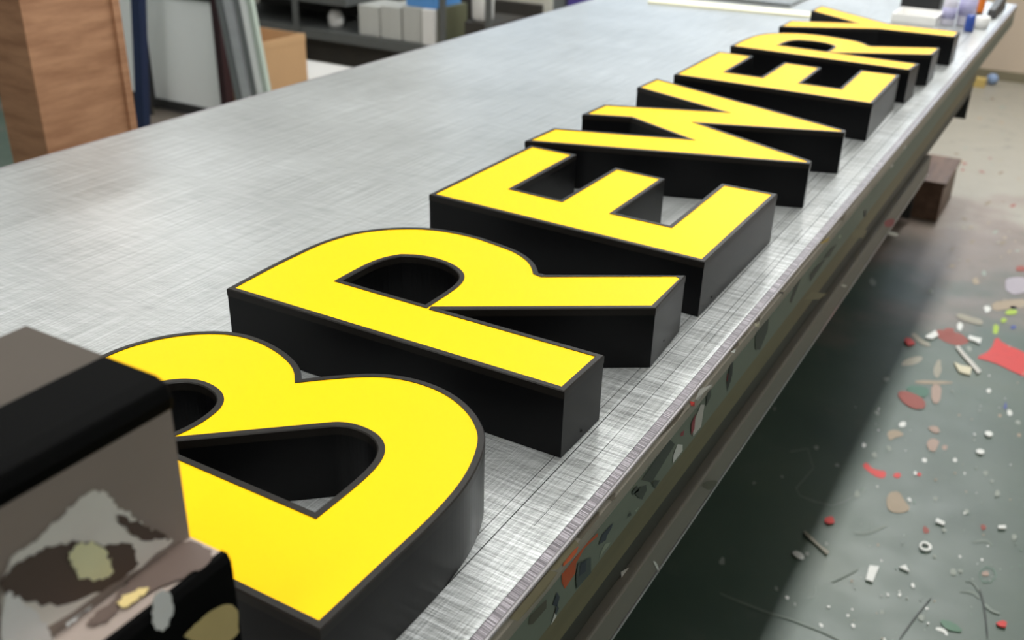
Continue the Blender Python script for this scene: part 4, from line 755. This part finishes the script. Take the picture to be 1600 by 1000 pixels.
B_O = [(-0.418, -0.3510), (-0.418, -0.26), (-0.4180, -0.2), (-0.4177, -0.1733), (-0.4158, -0.1571), (-0.4105, -0.1405), (-0.4034, -0.1224), (-0.3921, -0.1064), (-0.3786, -0.0922), (-0.3623, -0.0803), (-0.3494, -0.0745), (-0.3349, -0.0703), (-0.3174, -0.0693), (-0.2978, -0.0710), (-0.2755, -0.0764), (-0.2568, -0.084), (-0.2436, -0.0914), (-0.2332, -0.1000), (-0.2252, -0.1089),
       (-0.2107, -0.0939), (-0.1909, -0.0764), (-0.1755, -0.0638), (-0.157, -0.0552), (-0.1358, -0.0505), (-0.1152, -0.0499), (-0.0941, -0.0532), (-0.0737, -0.0609), (-0.0541, -0.0727), (-0.0396, -0.0855), (-0.0281, -0.0985), (-0.0205, -0.1125), (-0.0122, -0.1330), (-0.0062, -0.154), (-0.0028, -0.1725), (-0.0008, -0.189), (0.0010, -0.2174), (.0012, -.2407), (.001, -.2628), (.001, -.3515)]
B_H1 = [(-0.3352, -0.2575), (-0.3350, -0.2150), (-0.3320, -0.1965), (-0.3245, -0.1828), (-0.318, -0.1757), (-0.31, -0.17), (-0.2995, -0.1670), (-0.2868, -0.1674), (-0.2727, -0.1713), (-0.2629, -0.1782), (-0.2566, -0.1884), (-0.2541, -0.2016), (-0.2535, -0.2145), (-0.2535, -0.2320), (-0.2640, -0.2575)]
B_H2 = [(-0.2565, -0.2575), (-0.2435, -0.2438), (-0.1488, -0.1571), (-0.1429, -0.1525), (-0.133, -0.1497), (-0.1196, -0.1496), (-0.1076, -0.1526), (-0.0973, -0.1592), (-0.0901, -0.169), (-0.0852, -0.1832), (-0.0832, -0.2018), (-0.0826, -0.2201), (-0.0827, -0.2394), (-0.0828, -0.2575)]
def smooth_loop(P, lim=24, sub=3):
    n = len(P); P = [Vector(p) for p in P]; sm = []
    for i in range(n):
        a = P[i]-P[i-1]; b = P[(i+1) % n]-P[i]
        sm.append(a.angle(b) < math.radians(lim) and min(a.length, b.length) < .07)
    Q = [P[i] if not sm[i] else P[i]*.6+(P[i-1]+P[(i+1) % n])*.2 if (P[i]-P[i-1]).length < .03 and (P[(i+1) % n]-P[i]).length < .03 else P[i] for i in range(n)]
    out = []
    for i in range(n):
        j = (i+1) % n; out.append(Q[i])
        if (sm[i] or sm[j]) and (Q[j]-Q[i]).length < .07:
            p0 = Q[i-1] if sm[i] else Q[i]-(Q[j]-Q[i]); p3 = Q[(j+1) % n] if sm[j] else Q[j]+(Q[j]-Q[i])
            L = (Q[j]-Q[i]).length
            t1 = (Q[j]-p0); t1 = t1.normalized()*L if sm[i] and sm[j] or sm[i] else (Q[j]-Q[i])
            t2 = (p3-Q[i]).normalized()*L if sm[j] else (Q[j]-Q[i])
            for k in range(1, sub):
                t = k/sub; h1 = 2*t**3-3*t*t+1; h2 = t**3-2*t*t+t; h3 = -2*t**3+3*t*t; h4 = t**3-t*t
                out.append(Q[i]*h1+t1*h2+Q[j]*h3+t2*h4)
    return [(p.x, p.y) for p in out]
def area(P): return sum(P[i-1][0]*P[i][1]-P[i][0]*P[i-1][1] for i in range(len(P)))/2
def offset(P, d, limit=9.0):
    """moves every edge d into the material: P is ccw for an outer loop and cw for a hole"""
    n = len(P); out = []
    for i in range(n):
        a = (Vector(P[i])-Vector(P[i-1])).normalized(); b = (Vector(P[(i+1) % n])-Vector(P[i])).normalized()
        na = Vector((-a.y, a.x)); nb = Vector((-b.y, b.x)); h = (na+nb)
        if h.length < 1e-6: h = na
        h.normalize(); c = max(h.dot(na), .08); k = d/c
        if abs(k) > abs(d)*limit and limit < 9:
            p = Vector(P[i])
            q = p+h*abs(d)*limit*(1 if d > 0 else -1); tdir = Vector((-h.y, h.x))*abs(d)*.55
            s_ = 1 if tdir.dot(b) > 0 else -1
            q1, q2 = q-tdir*s_, q+tdir*s_
            out += [tuple(q1), tuple(q2)]
        else:
            q = Vector(P[i])+h*k; out.append((q.x, q.y))
    return out
def seg_x(a, b, c, d):
    r = (b[0]-a[0], b[1]-a[1]); s_ = (d[0]-c[0], d[1]-c[1]); den = r[0]*s_[1]-r[1]*s_[0]
    if abs(den) < 1e-14: return None
    t = ((c[0]-a[0])*s_[1]-(c[1]-a[1])*s_[0])/den; u = ((c[0]-a[0])*r[1]-(c[1]-a[1])*r[0])/den
    return (t, u) if 0 <= t <= 1 and 0 <= u <= 1 else None
def inside(p, P):
    c = False
    for i in range(len(P)):
        a, b = P[i-1], P[i]
        if (a[1] > p[1]) != (b[1] > p[1]) and p[0] < (b[0]-a[0])*(p[1]-a[1])/(b[1]-a[1])+a[0]: c = not c
    return c
def union2(A, B):
    """union outline of two same-direction loops that cross each other"""
    def split(A, B):
        out = []
        for i in range(len(A)):
            a, b = A[i], A[(i+1) % len(A)]; out.append((a, not inside(a, B), False)); hits = []
            for j in range(len(B)):
                x = seg_x(a, b, B[j], B[(j+1) % len(B)])
                if x: hits.append((x[0], (a[0]+(b[0]-a[0])*x[0], a[1]+(b[1]-a[1])*x[0])))
            for t, p in sorted(hits): out.append((p, True, True))
        return out
    SA, SB = split(A, B), split(B, A)
    if not any(x[2] for x in SA): return None
    start = next(i for i, x in enumerate(SA) if x[1] and not x[2])
    cur, other, i = SA, SB, start; out = []
    for _ in range(2000):
        p, keep, isx = cur[i]; out.append(p)
        if isx:
            j = min(range(len(other)), key=lambda k: (other[k][0][0]-p[0])**2+(other[k][0][1]-p[1])**2+(0 if other[k][2] else 1))
            nxt = other[(j+1) % len(other)]; mid = ((nxt[0][0]+p[0])/2, (nxt[0][1]+p[1])/2)
            nc = cur[(i+1) % len(cur)]
            this = SA if cur is SA else SB
            polyO = B if cur is SA else A
            midc = ((nc[0][0]+p[0])/2, (nc[0][1]+p[1])/2)
            if inside(midc, polyO): cur, other = other, cur; i = j
        i = (i+1) % len(cur)
        if cur is SA and i == start: break
    return out
def letter(char, label, outer, holes, holes_at=(), bevel_limit=9.0, smooth=True):
    Ls = [smooth_loop(outer) if smooth else outer]+[smooth_loop(h) for h in holes]
    if area(Ls[0]) < 0: Ls[0] = Ls[0][::-1]
    for i in range(1, len(Ls)):
        if area(Ls[i]) > 0: Ls[i] = Ls[i][::-1]
    cx = sum(p[0] for p in Ls[0])/len(Ls[0]); cy = sum(p[1] for p in Ls[0])/len(Ls[0])
    t = thing('channel_letter', label, 'sign letter', (cx, cy, T+.0005), 'letters of the sign lying on the metal table')
    Z = LETTER_TOP; zb = T+.0005
    # sheet metal return (body)
    m = MB().use('black_return')
    for L in Ls:
        n = len(L)
        for i in range(n):
            a, b = L[i], L[(i+1) % n]; m.face([(a[0], a[1], zb), (b[0], b[1], zb), (b[0], b[1], Z-.002), (a[0], a[1], Z-.002)])
    for tr in tess(Ls): m.face([(x, y, zb) for x, y in tr], flip=True)
    for tr in tess(Ls): m.face([(x, y, Z-.003) for x, y in tr])
    ret = m.build('metal_return', t, weld=True)
    # trim cap
    W_ = .0062; E_ = .0004; C_ = .0011
    Oo = [offset(L, -E_) for L in Ls]; Oc = [offset(L, C_-E_) for L in Ls]; Oi = [offset(L, W_, bevel_limit) for L in Ls]
    m = MB().use('black_trim')
    for i_, L in enumerate(Ls):
        n = len(L); A, Bc = Oo[i_], Oc[i_]
        for i in range(n):
            j = (i+1) % n
            m.face([(A[i][0], A[i][1], Z-.0090), (A[j][0], A[j][1], Z-.0090), (A[j][0], A[j][1], Z-C_), (A[i][0], A[i][1], Z-C_)])
            m.face([(A[i][0], A[i][1], Z-C_), (A[j][0], A[j][1], Z-C_), (Bc[j][0], Bc[j][1], Z), (Bc[i][0], Bc[i][1], Z)])
            m.face([(A[i][0], A[i][1], Z-.0090), (L[i][0], L[i][1], Z-.0090), (L[j][0], L[j][1], Z-.0090), (A[j][0], A[j][1], Z-.0090)])
    inner = list(Oi)
    if len(Ls) == 3:
        u = union2(Oi[1], Oi[2])
        if u: inner = [Oi[0], u]
    if len(inner) == len(Ls):
        groups = [[Oc[i], inner[i]] if i == 0 else [inner[i], Oc[i]] for i in range(len(Ls))]
    else:
        groups = [[Oc[0], inner[0]], [inner[1], Oc[1], Oc[2]]]
    for g in groups:
        for tr in tess(g): m.face([(x, y, Z) for x, y in tr])
    for L in inner:
        n = len(L)
        for i in range(n):
            a, b = L[i], L[(i+1) % n]; m.face([(a[0], a[1], Z), (b[0], b[1], Z), (b[0], b[1], Z-.0018), (a[0], a[1], Z-.0018)])
    m.build('trim_cap', t, weld=True)
    m = MB().use('yellow_face')
    for tr in tess(inner): m.face([(x, y, Z-.0008) for x, y in tr])
    m.build('yellow_face', t, weld=True)
    for x, y, z in holes_at:
        hm = MB().use('hole_black'); hm.tube((x-.001, y, z), (x+.0004, y, z), .0015, 12); hm.build('drain_hole', ret)
    return t
def move(P, src, dst):
    """rigid placement taking the two points src onto dst"""
    a = Vector(src[1])-Vector(src[0]); b = Vector(dst[1])-Vector(dst[0]); th = math.atan2(b.y, b.x)-math.atan2(a.y, a.x)
    c, s_ = math.cos(th), math.sin(th); out = []
    for p in P:
        q = Vector(p)-Vector(src[0]); out.append((dst[0][0]+c*q.x-s_*q.y, dst[0][1]+s_*q.x+c*q.y))
    return out
letter('B', 'black sided letter B with bright yellow face, nearest of the row', B_O, [B_H1, B_H2])
letter('R', 'letter R with bright yellow face lying next to the B', R_O, [R_H], [(-.0046, .0467, .8785), (-.0054, .2601, .8854)], bevel_limit=1.9)
letter('E', 'letter E lying between the nearer R and the W', E_O, [], [(-.0033, .4156, .8804)])
letter('W', 'zigzag letter W with yellow face and sharp black pointed feet', W_O, [], smooth=False)
letter('E', 'letter E lying between the W and the farther R', move(E_O, ((-.4184, .3846), (-.0035, .3707)), ((-.4195, 1.3060), (-.0020, 1.3020))), [])
letter('R', 'small looking far letter R just in front of the Y', move(R_O, ((-.4275, -.0001), (-.0053, .0047)), ((-.4235, 1.6820), (-.0010, 1.6660))), [move(R_H, ((-.4275, -.0001), (-.0053, .0047)), ((-.4235, 1.6820), (-.0010, 1.6660)))], bevel_limit=1.9)
letter('Y', 'forked letter Y at the far end of the letter row', Y_O, [], smooth=False)

# ------------------------------------------------------------------ stepped block in the left foreground
BZ = T+.0006
blk = thing('stepped_block', 'blurred dark stepped metal block with paint splashes in the left foreground', 'machine block', (-.07, -.58, BZ))
ya, yb = -.42, -.95
def prof(P, name, material, bevel=0):
    return MB().use(material).extrude_y(P, ya, yb).build(name, blk, bevel=bevel)
m = MB().use('block_front')
m.extrude_y([(-.150, BZ), (-.1505, 1.140), (-.147, 1.151), (-.138, 1.157), (-.072, 1.1575), (-.026, 1.150), (-.0262, 1.057), (-.003, 1.0568), (-.003, BZ)], ya, yb)
for k, (pl, c, P) in enumerate(BLOCK_PAINT):
    if pl == 'x' and P[0][0] > 0: continue
    m.use('block_'+c)
    q = [(p[1], p[2]) if pl == 'x' else (p[0], p[1]) for p in P]
    e = .0004*(1+k % 5)
    for t in tess([ragged(soft(q, 1), .0012, 4)]): m.face([(P[0][0]+e, a, b) for a, b in t] if pl == 'x' else [(a, b, P[0][2]+e) for a, b in t])
m.build('body', blk)
m = MB().use('block_top'); m.box(-.138, -.072, ya+.0005, yb, 1.1568, 1.1582); m.build('top_plate', blk)
m = MB().use('block_black'); m.extrude_y([(-.074, 1.150), (-.074, 1.1588), (-.034, 1.1590), (-.0262, 1.1565), (-.0232, 1.149), (-.0245, 1.141), (-.034, 1.141)], ya+.0008, yb); m.build('black_edge_strip', blk, bevel=.002)
m = MB().use('block_black'); m.extrude_y([(-.003, BZ), (-.003, 1.0572), (.001, 1.0572), (.0035, 1.053), (.004, 1.045), (.004, BZ)], ya+.0008, yb)
for k, (pl, c, P) in enumerate(BLOCK_PAINT):
    if not (pl == 'x' and P[0][0] > 0): continue
    m.use('block_'+c)
    for t in tess([ragged(soft([(p[1], p[2]) for p in P], 1), .0007, 3)]): m.face([(P[0][0]+.0003, a, b) for a, b in t])
m.build('front_rubber_strip', blk)

# ------------------------------------------------------------------ things behind the table, left
t = thing('plywood_box', 'tall reddish plywood box standing behind the table at left', 'wooden box', (-1.98, .92, 0))
m = MB().use('plywood'); m.box(-2.0, -1.85, .787, 1.048, 0, 1.45); m.build('box_body', t, bevel=.002)
m = MB().use('plywood'); m.box(-1.85, -1.842, 1.040, 1.062, 0, 1.45); m.build('corner_strip', t)
o = MB().use('panel_white').box(-5.1, -4.69, 2.6, 2.63, .165, 1.2).build('foam_board', loc=(-4.9, 2.6, .165)); tag(o, 'white board glimpsed left of the plywood box', 'board')
o = MB().use('bench_dark').box(-5.1, -4.69, 2.58, 2.7, 0, .1645).build('floor_block', loc=(-4.9, 2.64, 0)); tag(o, 'low dark block on the floor under the board at far left', 'block')
o = MB().use('panel_white').hexa([(-3.93, 2.75, .121), (-3.855, 2.75, .121), (-3.855, 2.78, .121), (-3.93, 2.78, .121)], [(-3.925, 2.75, 1.1), (-3.755, 2.75, 1.1), (-3.755, 2.78, 1.1), (-3.925, 2.78, 1.1)]).build('white_board', loc=(-3.9, 2.76, .121))
tag(o, 'narrow white board between the plywood box and the blue post', 'board')
o = MB().use('bench_dark').box(-3.95, -3.84, 2.74, 2.80, 0, .12).build('support_block', loc=(-3.9, 2.77, 0)); tag(o, 'dark block on the floor carrying the narrow white board', 'block')
o = MB().use('blue_steel').hexa([(-3.625, 2.5, 0), (-3.57, 2.5, 0), (-3.57, 2.54, 0), (-3.625, 2.54, 0)], [(-3.452, 2.5, 1.2), (-3.39, 2.5, 1.2), (-3.39, 2.54, 1.2), (-3.452, 2.54, 1.2)]).build('blue_post', loc=(-3.55, 2.5, 0)); tag(o, 'slanting dark blue steel post right of the plywood box', 'post')
t = thing('framed_panel', 'white panel in a dark frame standing on the floor', 'panel', (-3.7, 2.9, 0))
MB().use('panel_white').box(-3.93, -3.43, 2.905, 2.92, .055, .60).build('panel', t)
m = MB().use('dark_frame'); m.box(-3.965, -3.93, 2.89, 2.93, 0, .64); m.box(-3.93, -3.43, 2.89, 2.93, .01, .055); m.box(-3.93, -3.43, 2.89, 2.93, .60, .64); m.build('frame', t)
MB().use('maroon').box(-3.43, -3.385, 2.885, 2.935, 0, 1.2).build('maroon_side_rail', t)
STRIPS = [(-3.175, -3.200, .030, 'grey_plastic', 'dark grey strip leaning right beside the maroon panel rail'),
        (-3.118, -3.143, .050, 'aluminium', 'shiny aluminium strip, second from left of the leaning strips'),
        (-3.062, -3.087, .030, 'grey_plastic', 'grey strip leaning between the shiny and the white strips'),
        (-3.020, -3.045, .036, 'panel_white', 'white strip leaning among the grey ones behind the table'),
        (-2.980, -3.005, .026, 'pale_green_plastic', 'pale green strip, rightmost of the leaning strips')]
for xb, xt, w_, mt, lab in STRIPS:
    bx = xb+.04; sh = -.19
    o = MB().use(mt).hexa([(bx-w_/2, 2.74, 0), (bx+w_/2, 2.74, 0), (bx+w_/2, 2.765, 0), (bx-w_/2, 2.765, 0)],
                          [(bx-w_/2+sh, 2.76, 1.2), (bx+w_/2+sh, 2.76, 1.2), (bx+w_/2+sh, 2.785, 1.2), (bx-w_/2+sh, 2.785, 1.2)]).build('leaning_strip', loc=(bx, 2.75, 0))
    tag(o, lab, 'strip', 'strips leaning behind the table')
t = thing('cardboard_box', 'open brown cardboard box on the floor beside the leaning strips', 'cardboard box', (-3.55, 3.2, 0))
cx0, cx1, cy0, cy1, cz = -3.72, -3.30, 2.98, 3.405, .385
m = MB().use('cardboard'); e = .008
m.box(cx1-e, cx1, cy0, cy1, 0, cz); m.box(cx0, cx0+e, cy0, cy1, 0, cz); m.box(cx0+e, cx1-e, cy0, cy0+e, 0, cz); m.box(cx0+e, cx1-e, cy1-e, cy1, 0, cz); m.build('side_walls', t)
MB().use('cardboard_inside').box(cx0+e, cx1-e, cy0+e, cy1-e, .0, .25).build('filling', t)
m = MB().use('cardboard'); m.hexa([(cx1-e, cy0, cz-.035), (cx1+.003, cy0, cz-.035), (cx1+.003, cy1, cz-.035), (cx1-e, cy1, cz-.035)], [(cx1-e-.004, cy0, cz+.003), (cx1+.001, cy0, cz+.003), (cx1+.001, cy1, cz+.003), (cx1-e-.004, cy1, cz+.003)]); m.build('rim_tape', t)
o = MB().use('paper_white').hexa([(-3.75, 3.43, 0), (-3.28, 3.43, 0), (-3.28, 3.86, 0), (-3.75, 3.86, 0)], [(-3.75, 3.43, .12), (-3.28, 3.43, .12), (-3.30, 3.86, .12), (-3.75, 3.86, .12)]).build('paper_stack', loc=(-3.5, 3.64, 0), bevel=.004)
tag(o, 'low stack of white sheets right of the cardboard box', 'paper stack')
# bench with shelf
t = thing('storage_bench', 'low dark grey metal storage bench holding white cartons', 'bench', (-3.8, 4.5, 0))
m = MB().use('bench_grey'); m.box(-4.9, -2.62, 4.2, 4.75, .163, .222); m.build('lower_shelf', t)
m = MB().use('bench_grey'); m.box(-4.9, -3.66, 4.2, 4.75, .385, .43); m.build('upper_shelf', t)
for x in (-4.06, -2.95, -4.88, -2.64): MB().use('bench_grey').box(x-.02, x+.02, 4.185, 4.2, 0, .75).build('front_leg', t)
MB().use('bench_dark').box(-4.9, -2.62, 4.76, 4.80, 0, .43).build('back_panel', t)
MB().use('bench_dark').box(-4.85, -2.66, 4.3, 4.74, .0, .155).build('under_shelf_shade', t)  # dark box stands for the shade below the lower shelf
for k, (a, b, h, d, mt, lab) in enumerate([(-3.60, -3.44, .402, .02, 'box_grey', 'grey white carton, leftmost of the row on the bench shelf'), (-3.425, -3.275, .415, .01, 'box_grey', 'grey white carton second from left on the bench shelf'),
        (-3.262, -3.125, .43, .01, 'box_grey', 'grey white carton third from left on the bench shelf'), (-3.112, -3.025, .43, -.005, 'paper_white', 'bright white narrow carton right of the grey ones')]):
    o = MB().use(mt).box(a, b, 4.22+d, 4.5, .2225, h).build('carton', loc=((a+b)/2, 4.36, .2225), bevel=.006); tag(o, lab, 'carton', 'cartons on the bench shelf')
o = MB().use('olive_plastic').box(-3.015, -2.978, 4.24, 4.5, .2225, .44).build('olive_case', loc=(-3.0, 4.37, .2225)); tag(o, 'olive case squeezed between white carton and bench leg', 'case')
o = MB().use('blue_plastic').box(-3.24, -3.02, 4.24, 4.5, .4305, .50).build('blue_box', loc=(-3.1, 4.37, .43), bevel=.004); tag(o, 'light blue box lying on top of the white cartons', 'box')
m = MB().use('paper_white'); m.sm = True; m.lathe(-3.86, 4.34, [(.03, .2225), (.045, .235), (.05, .29), (.03, .33), (.012, .335)], 20)
tag(m.build('plastic_jug', loc=(-3.86, 4.34, .2225)), 'small white jug standing on the dark bench shelf', 'jug')
o = MB().use('bench_dark').box(-2.83, -2.635, 4.24, 4.6, .2225, .385).build('dark_crate', loc=(-2.7, 4.4, .2225)); tag(o, 'dark crate on the right end of the bench shelf', 'crate')
m = MB().use('paper_white'); m.lathe(-2.762, 4.33, [(.052, .3855), (.062, .40), (.064, .5), (.064, .7)], 24)
tag(m.build('paper_roll', loc=(-2.762, 4.33, .3855)), 'upright white roll standing on the dark crate', 'roll')
m = MB().use('drum_beige'); m.lathe(-2.91, 5.06, [(.20, 0), (.205, .02), (.20, .04), (.20, .7), (.205, .72), (.20, .74)], 40)
tag(m.build('beige_drum', loc=(-2.91, 5.06, 0)), 'large pale beige drum behind the far left table edge', 'drum')
o = MB().use('grey_plastic').box(-2.58, -2.50, 4.85, 4.92, 0, .8).build('grey_post', loc=(-2.54, 4.88, 0)); tag(o, 'slim grey post just right of the beige drum', 'post')
o = MB().use('purple').box(-2.46, -2.34, 4.8, 4.95, 0, .62).build('purple_bin', loc=(-2.40, 4.87, 0), bevel=.01); tag(o, 'purple bin behind the table, right of the grey post', 'bin')

# ------------------------------------------------------------------ things on the far end of the table
o = MB().use('foam_cream').hexa([(-1.03, 2.60, T+.0005), (-.45, 2.67, T+.0005), (-.46, 2.75, T+.0005), (-1.04, 2.70, T+.0005)], [(-1.03, 2.60, T+.007), (-.45, 2.67, T+.007), (-.46, 2.75, T+.007), (-1.04, 2.70, T+.007)]).build('foam_strip', loc=(-.75, 2.68, T))
tag(o, 'long cream foam strip lying flat beyond the letters', 'strip')
o = MB().use('grey_plastic').box(-.98, -.6, 2.83, 3.2, T+.0005, T+.012).build('grey_sheet', loc=(-.8, 3.0, T)); tag(o, 'thin grey plastic sheet lying behind the cream strip', 'sheet')
o = MB().use('black_rubber').hexa([(-.275, 3.03, T+.0005), (-.15, 3.04, T+.0005), (-.15, 3.14, T+.0005), (-.275, 3.13, T+.0005)], [(-.275, 3.03, T+.09), (-.15, 3.04, T+.09), (-.15, 3.14, T+.09), (-.275, 3.13, T+.09)]).build('black_case', loc=(-.21, 3.08, T), bevel=.006)
tag(o, 'small black case at the far end of the table', 'case')
t = thing('white_tray', 'white shallow tray between the Y and the black case', 'tray', (-.18, 2.85, T))
m = MB().use('paper_white'); m.box(-.25, -.115, 2.76, 2.92, T+.0005, T+.006); m.build('tray_base', t, bevel=.002)
m = MB().use('paper_white'); m.box(-.25, -.115, 2.76, 2.766, T+.006, T+.028); m.box(-.25, -.115, 2.914, 2.92, T+.006, T+.028); m.box(-.25, -.244, 2.766, 2.914, T+.006, T+.028); m.box(-.121, -.115, 2.766, 2.914, T+.006, T+.028); m.build('tray_rim', t)
def bottle(cx, cy, r, h, label, body, cap):
    t = thing('plastic_bottle', label, 'bottle', (cx, cy, T+.0005), 'bottles at the far end of the table'); z = T+.0005
    bb = MB().use(body).lathe(cx, cy, [(r*.92, z), (r, z+.004), (r, z+h*.68), (r*.8, z+h*.8), (r*.4, z+h*.88), (r*.4, z+h*.92)], 28).build('bottle_body', t)
    MB().use(cap).lathe(cx, cy, [(r*.5, z+h*.92), (r*.5, z+h), (r*.4, z+h*1.02)], 20).build('cap', t)
    MB().use('label_violet').lathe(cx, cy, [(r*1.01, z+h*.2), (r*1.01, z+h*.55)], 28).build('printed_label', bb)
bottle(-.088, 2.83, .022, .10, 'slim pale bottle with white cap right of the tray', 'clear_plastic', 'paper_white')
bottle(-.040, 2.86, .027, .15, 'wider translucent bottle between slim bottle and blue tape', 'clear_plastic', 'clear_plastic')
m = MB().use('tape_blue'); m.lathe(-.012, 2.745, [(.013, T+.0005), (.014, T+.005), (.014, T+.045), (.010, T+.05)], 24)
tag(m.build('blue_bottle', loc=(-.012, 2.745, T)), 'small dark blue container beside the foot of the Y', 'container')
m = MB().use('paper_white'); m.lathe(.012, 2.84, [(.018, T+.0005), (.022, T+.01), (.023, T+.035), (.018, T+.036), (.016, T+.012)], 24)
tag(m.build('white_cup', loc=(.012, 2.84, T)), 'small white cup near the table corner beside the blue container', 'cup')
t = thing('orange_tool', 'upright tool with orange handle behind the white cup', 'tool', (-.012, 2.95, T+.0005))
MB().use('orange_plastic').lathe(-.012, 2.95, [(.010, T+.03), (.012, T+.04), (.012, T+.12), (.016, T+.16), (.012, T+.17)], 20).build('handle', t)
MB().use('black_rubber').lathe(-.012, 2.95, [(.014, T+.0005), (.014, T+.02), (.009, T+.03)], 20).build('foot', t)
o = MB().use('black_rubber').hexa([(.002, 3.04, T+.0005), (.032, 3.04, T+.0005), (.036, 3.30, T+.0005), (.0, 3.30, T+.0005)], [(.004, 3.05, T+.03), (.026, 3.05, T+.03), (.030, 3.29, T+.05), (.002, 3.29, T+.05)]).build('dark_tool_roll', loc=(.015, 3.15, T), bevel=.004)
tag(o, 'dark rolled tool pouch on the far right table corner', 'tool pouch')

# ------------------------------------------------------------------ things on the floor
t = thing('brown_wooden_box', 'small brown wooden box on the floor under the table edge', 'wooden box', (-.15, 3.6, 0))
m = MB().use('brown_wood'); m.box(-.235, -.045, 3.46, 3.84, 0.001, .155); m.build('box_body', t, bevel=.003)
m = MB().use('brown_wood'); m.box(-.242, -.038, 3.45, 3.85, .155, .168); m.build('lid', t, bevel=.002)
m = MB().use('ball_blue'); m.lathe(-.175, 6.30, [(.006, .001), (.025, .008), (.036, .028), (.036, .042), (.025, .062), (.006, .069)], 20)
tag(m.build('blue_ball', loc=(-.175, 6.3, 0)), 'small blue ball on the floor at the far wall', 'ball')
o = MB().use('paint_ochre').box(-.27, -.20, 6.16, 6.24, .001, .05).build('wood_offcut', loc=(-.23, 6.2, 0)); tag(o, 'small yellowish offcut on the floor beside the blue ball', 'offcut')
t = thing('reflection_blocker', 'added dark cabinet on the floor beyond the table end', 'blocker', (-1.0, 5.8, 0))  # added to keep bright wall reflections off the floor under the table
MB().use('frame_dark').box(-1.7, -.36, 5.5, 6.1, .001, 1.35).build('blocker_body', t)
for x in (-1.68, -1.02): MB().use('bench_dark').box(x, x+.64, 5.485, 5.4995, .05, 1.32).build('blocker_front', t)
SL = {'rect': ('paper_scrap', 'white', 'white rectangular paper scrap on the dark green floor', 'scrap'), 'tri': ('paper_scrap', 'white', 'small white triangular scrap on the green floor', 'scrap'),
      'nub1': ('foam_crumb', 'white', 'white oval crumb beside the thin dark stick', 'crumb'), 'redchip1': ('paint_chip', 'red', 'red chip on the floor straight above the thin stick', 'chip'),
      'redchip2': ('paint_chip', 'red', 'bright red chip at the bottom right corner of the floor', 'chip'), 'peel1': ('plastic_peel', 'white', 'short white sliver just above the white letter D shaped ring', 'sliver'),
      'peel2': ('plastic_peel', 'white', 'short white sliver at the right floor edge, level with the ring', 'sliver'), 'strip': ('plastic_strip', 'offwhite', 'long pale narrow strip beside the large red patch', 'strip'),
      'fold': ('paper_scrap', 'white', 'crumpled white scrap at the table shadow edge', 'scrap'), 'peel3': ('paper_scrap', 'white', 'bright white scrap right of the washed out red patch', 'scrap'),
      'torn': ('paper_scrap', 'cream', 'torn creamy scrap below the long pale strip', 'scrap'), 'redchip3': ('paint_chip', 'red', 'dark red chip inside the shadow of the table', 'chip'),
      'oval1': ('foam_crumb', 'white', 'upper of two white oval crumbs near the blue mark', 'crumb'), 'oval2': ('foam_crumb', 'white', 'lower of two white oval crumbs near the blue mark', 'crumb'),
      'stick': ('thin_stick', 'greige', 'thin broken stick lying on the dark floor', 'stick')}
for key, P in SCRAPS.items():
    nm, c, lab, cat = SL[key]
    cx = sum(p[0] for p in P)/len(P); cy = sum(p[1] for p in P)/len(P)
    m = MB().use('paint_'+c); m.prism(P, .003, .0055)
    o = m.build(nm, loc=(cx, cy, .003)); tag(o, lab, cat)
m = MB().use('paint_white'); N = 18; ring = []
for k in range(N):
    a = 2*math.pi*k/N; ring.append((math.cos(a)*.016*(1 if math.cos(a) > -.3 else .6), math.sin(a)*.017))
for k in range(N):
    a, b = ring[k], ring[(k+1) % N]; cx, cy = .286, 1.272
    m.hexa([(cx+a[0]*.6, cy+a[1]*.6, .003), (cx+a[0], cy+a[1], .003), (cx+b[0], cy+b[1], .003), (cx+b[0]*.6, cy+b[1]*.6, .003)], [(cx+a[0]*.6, cy+a[1]*.6, .006), (cx+a[0], cy+a[1], .006), (cx+b[0], cy+b[1], .006), (cx+b[0]*.6, cy+b[1]*.6, .006)])
tag(m.build('plastic_ring', loc=(.286, 1.272, .003)), 'small white D shaped ring on the green floor', 'ring')
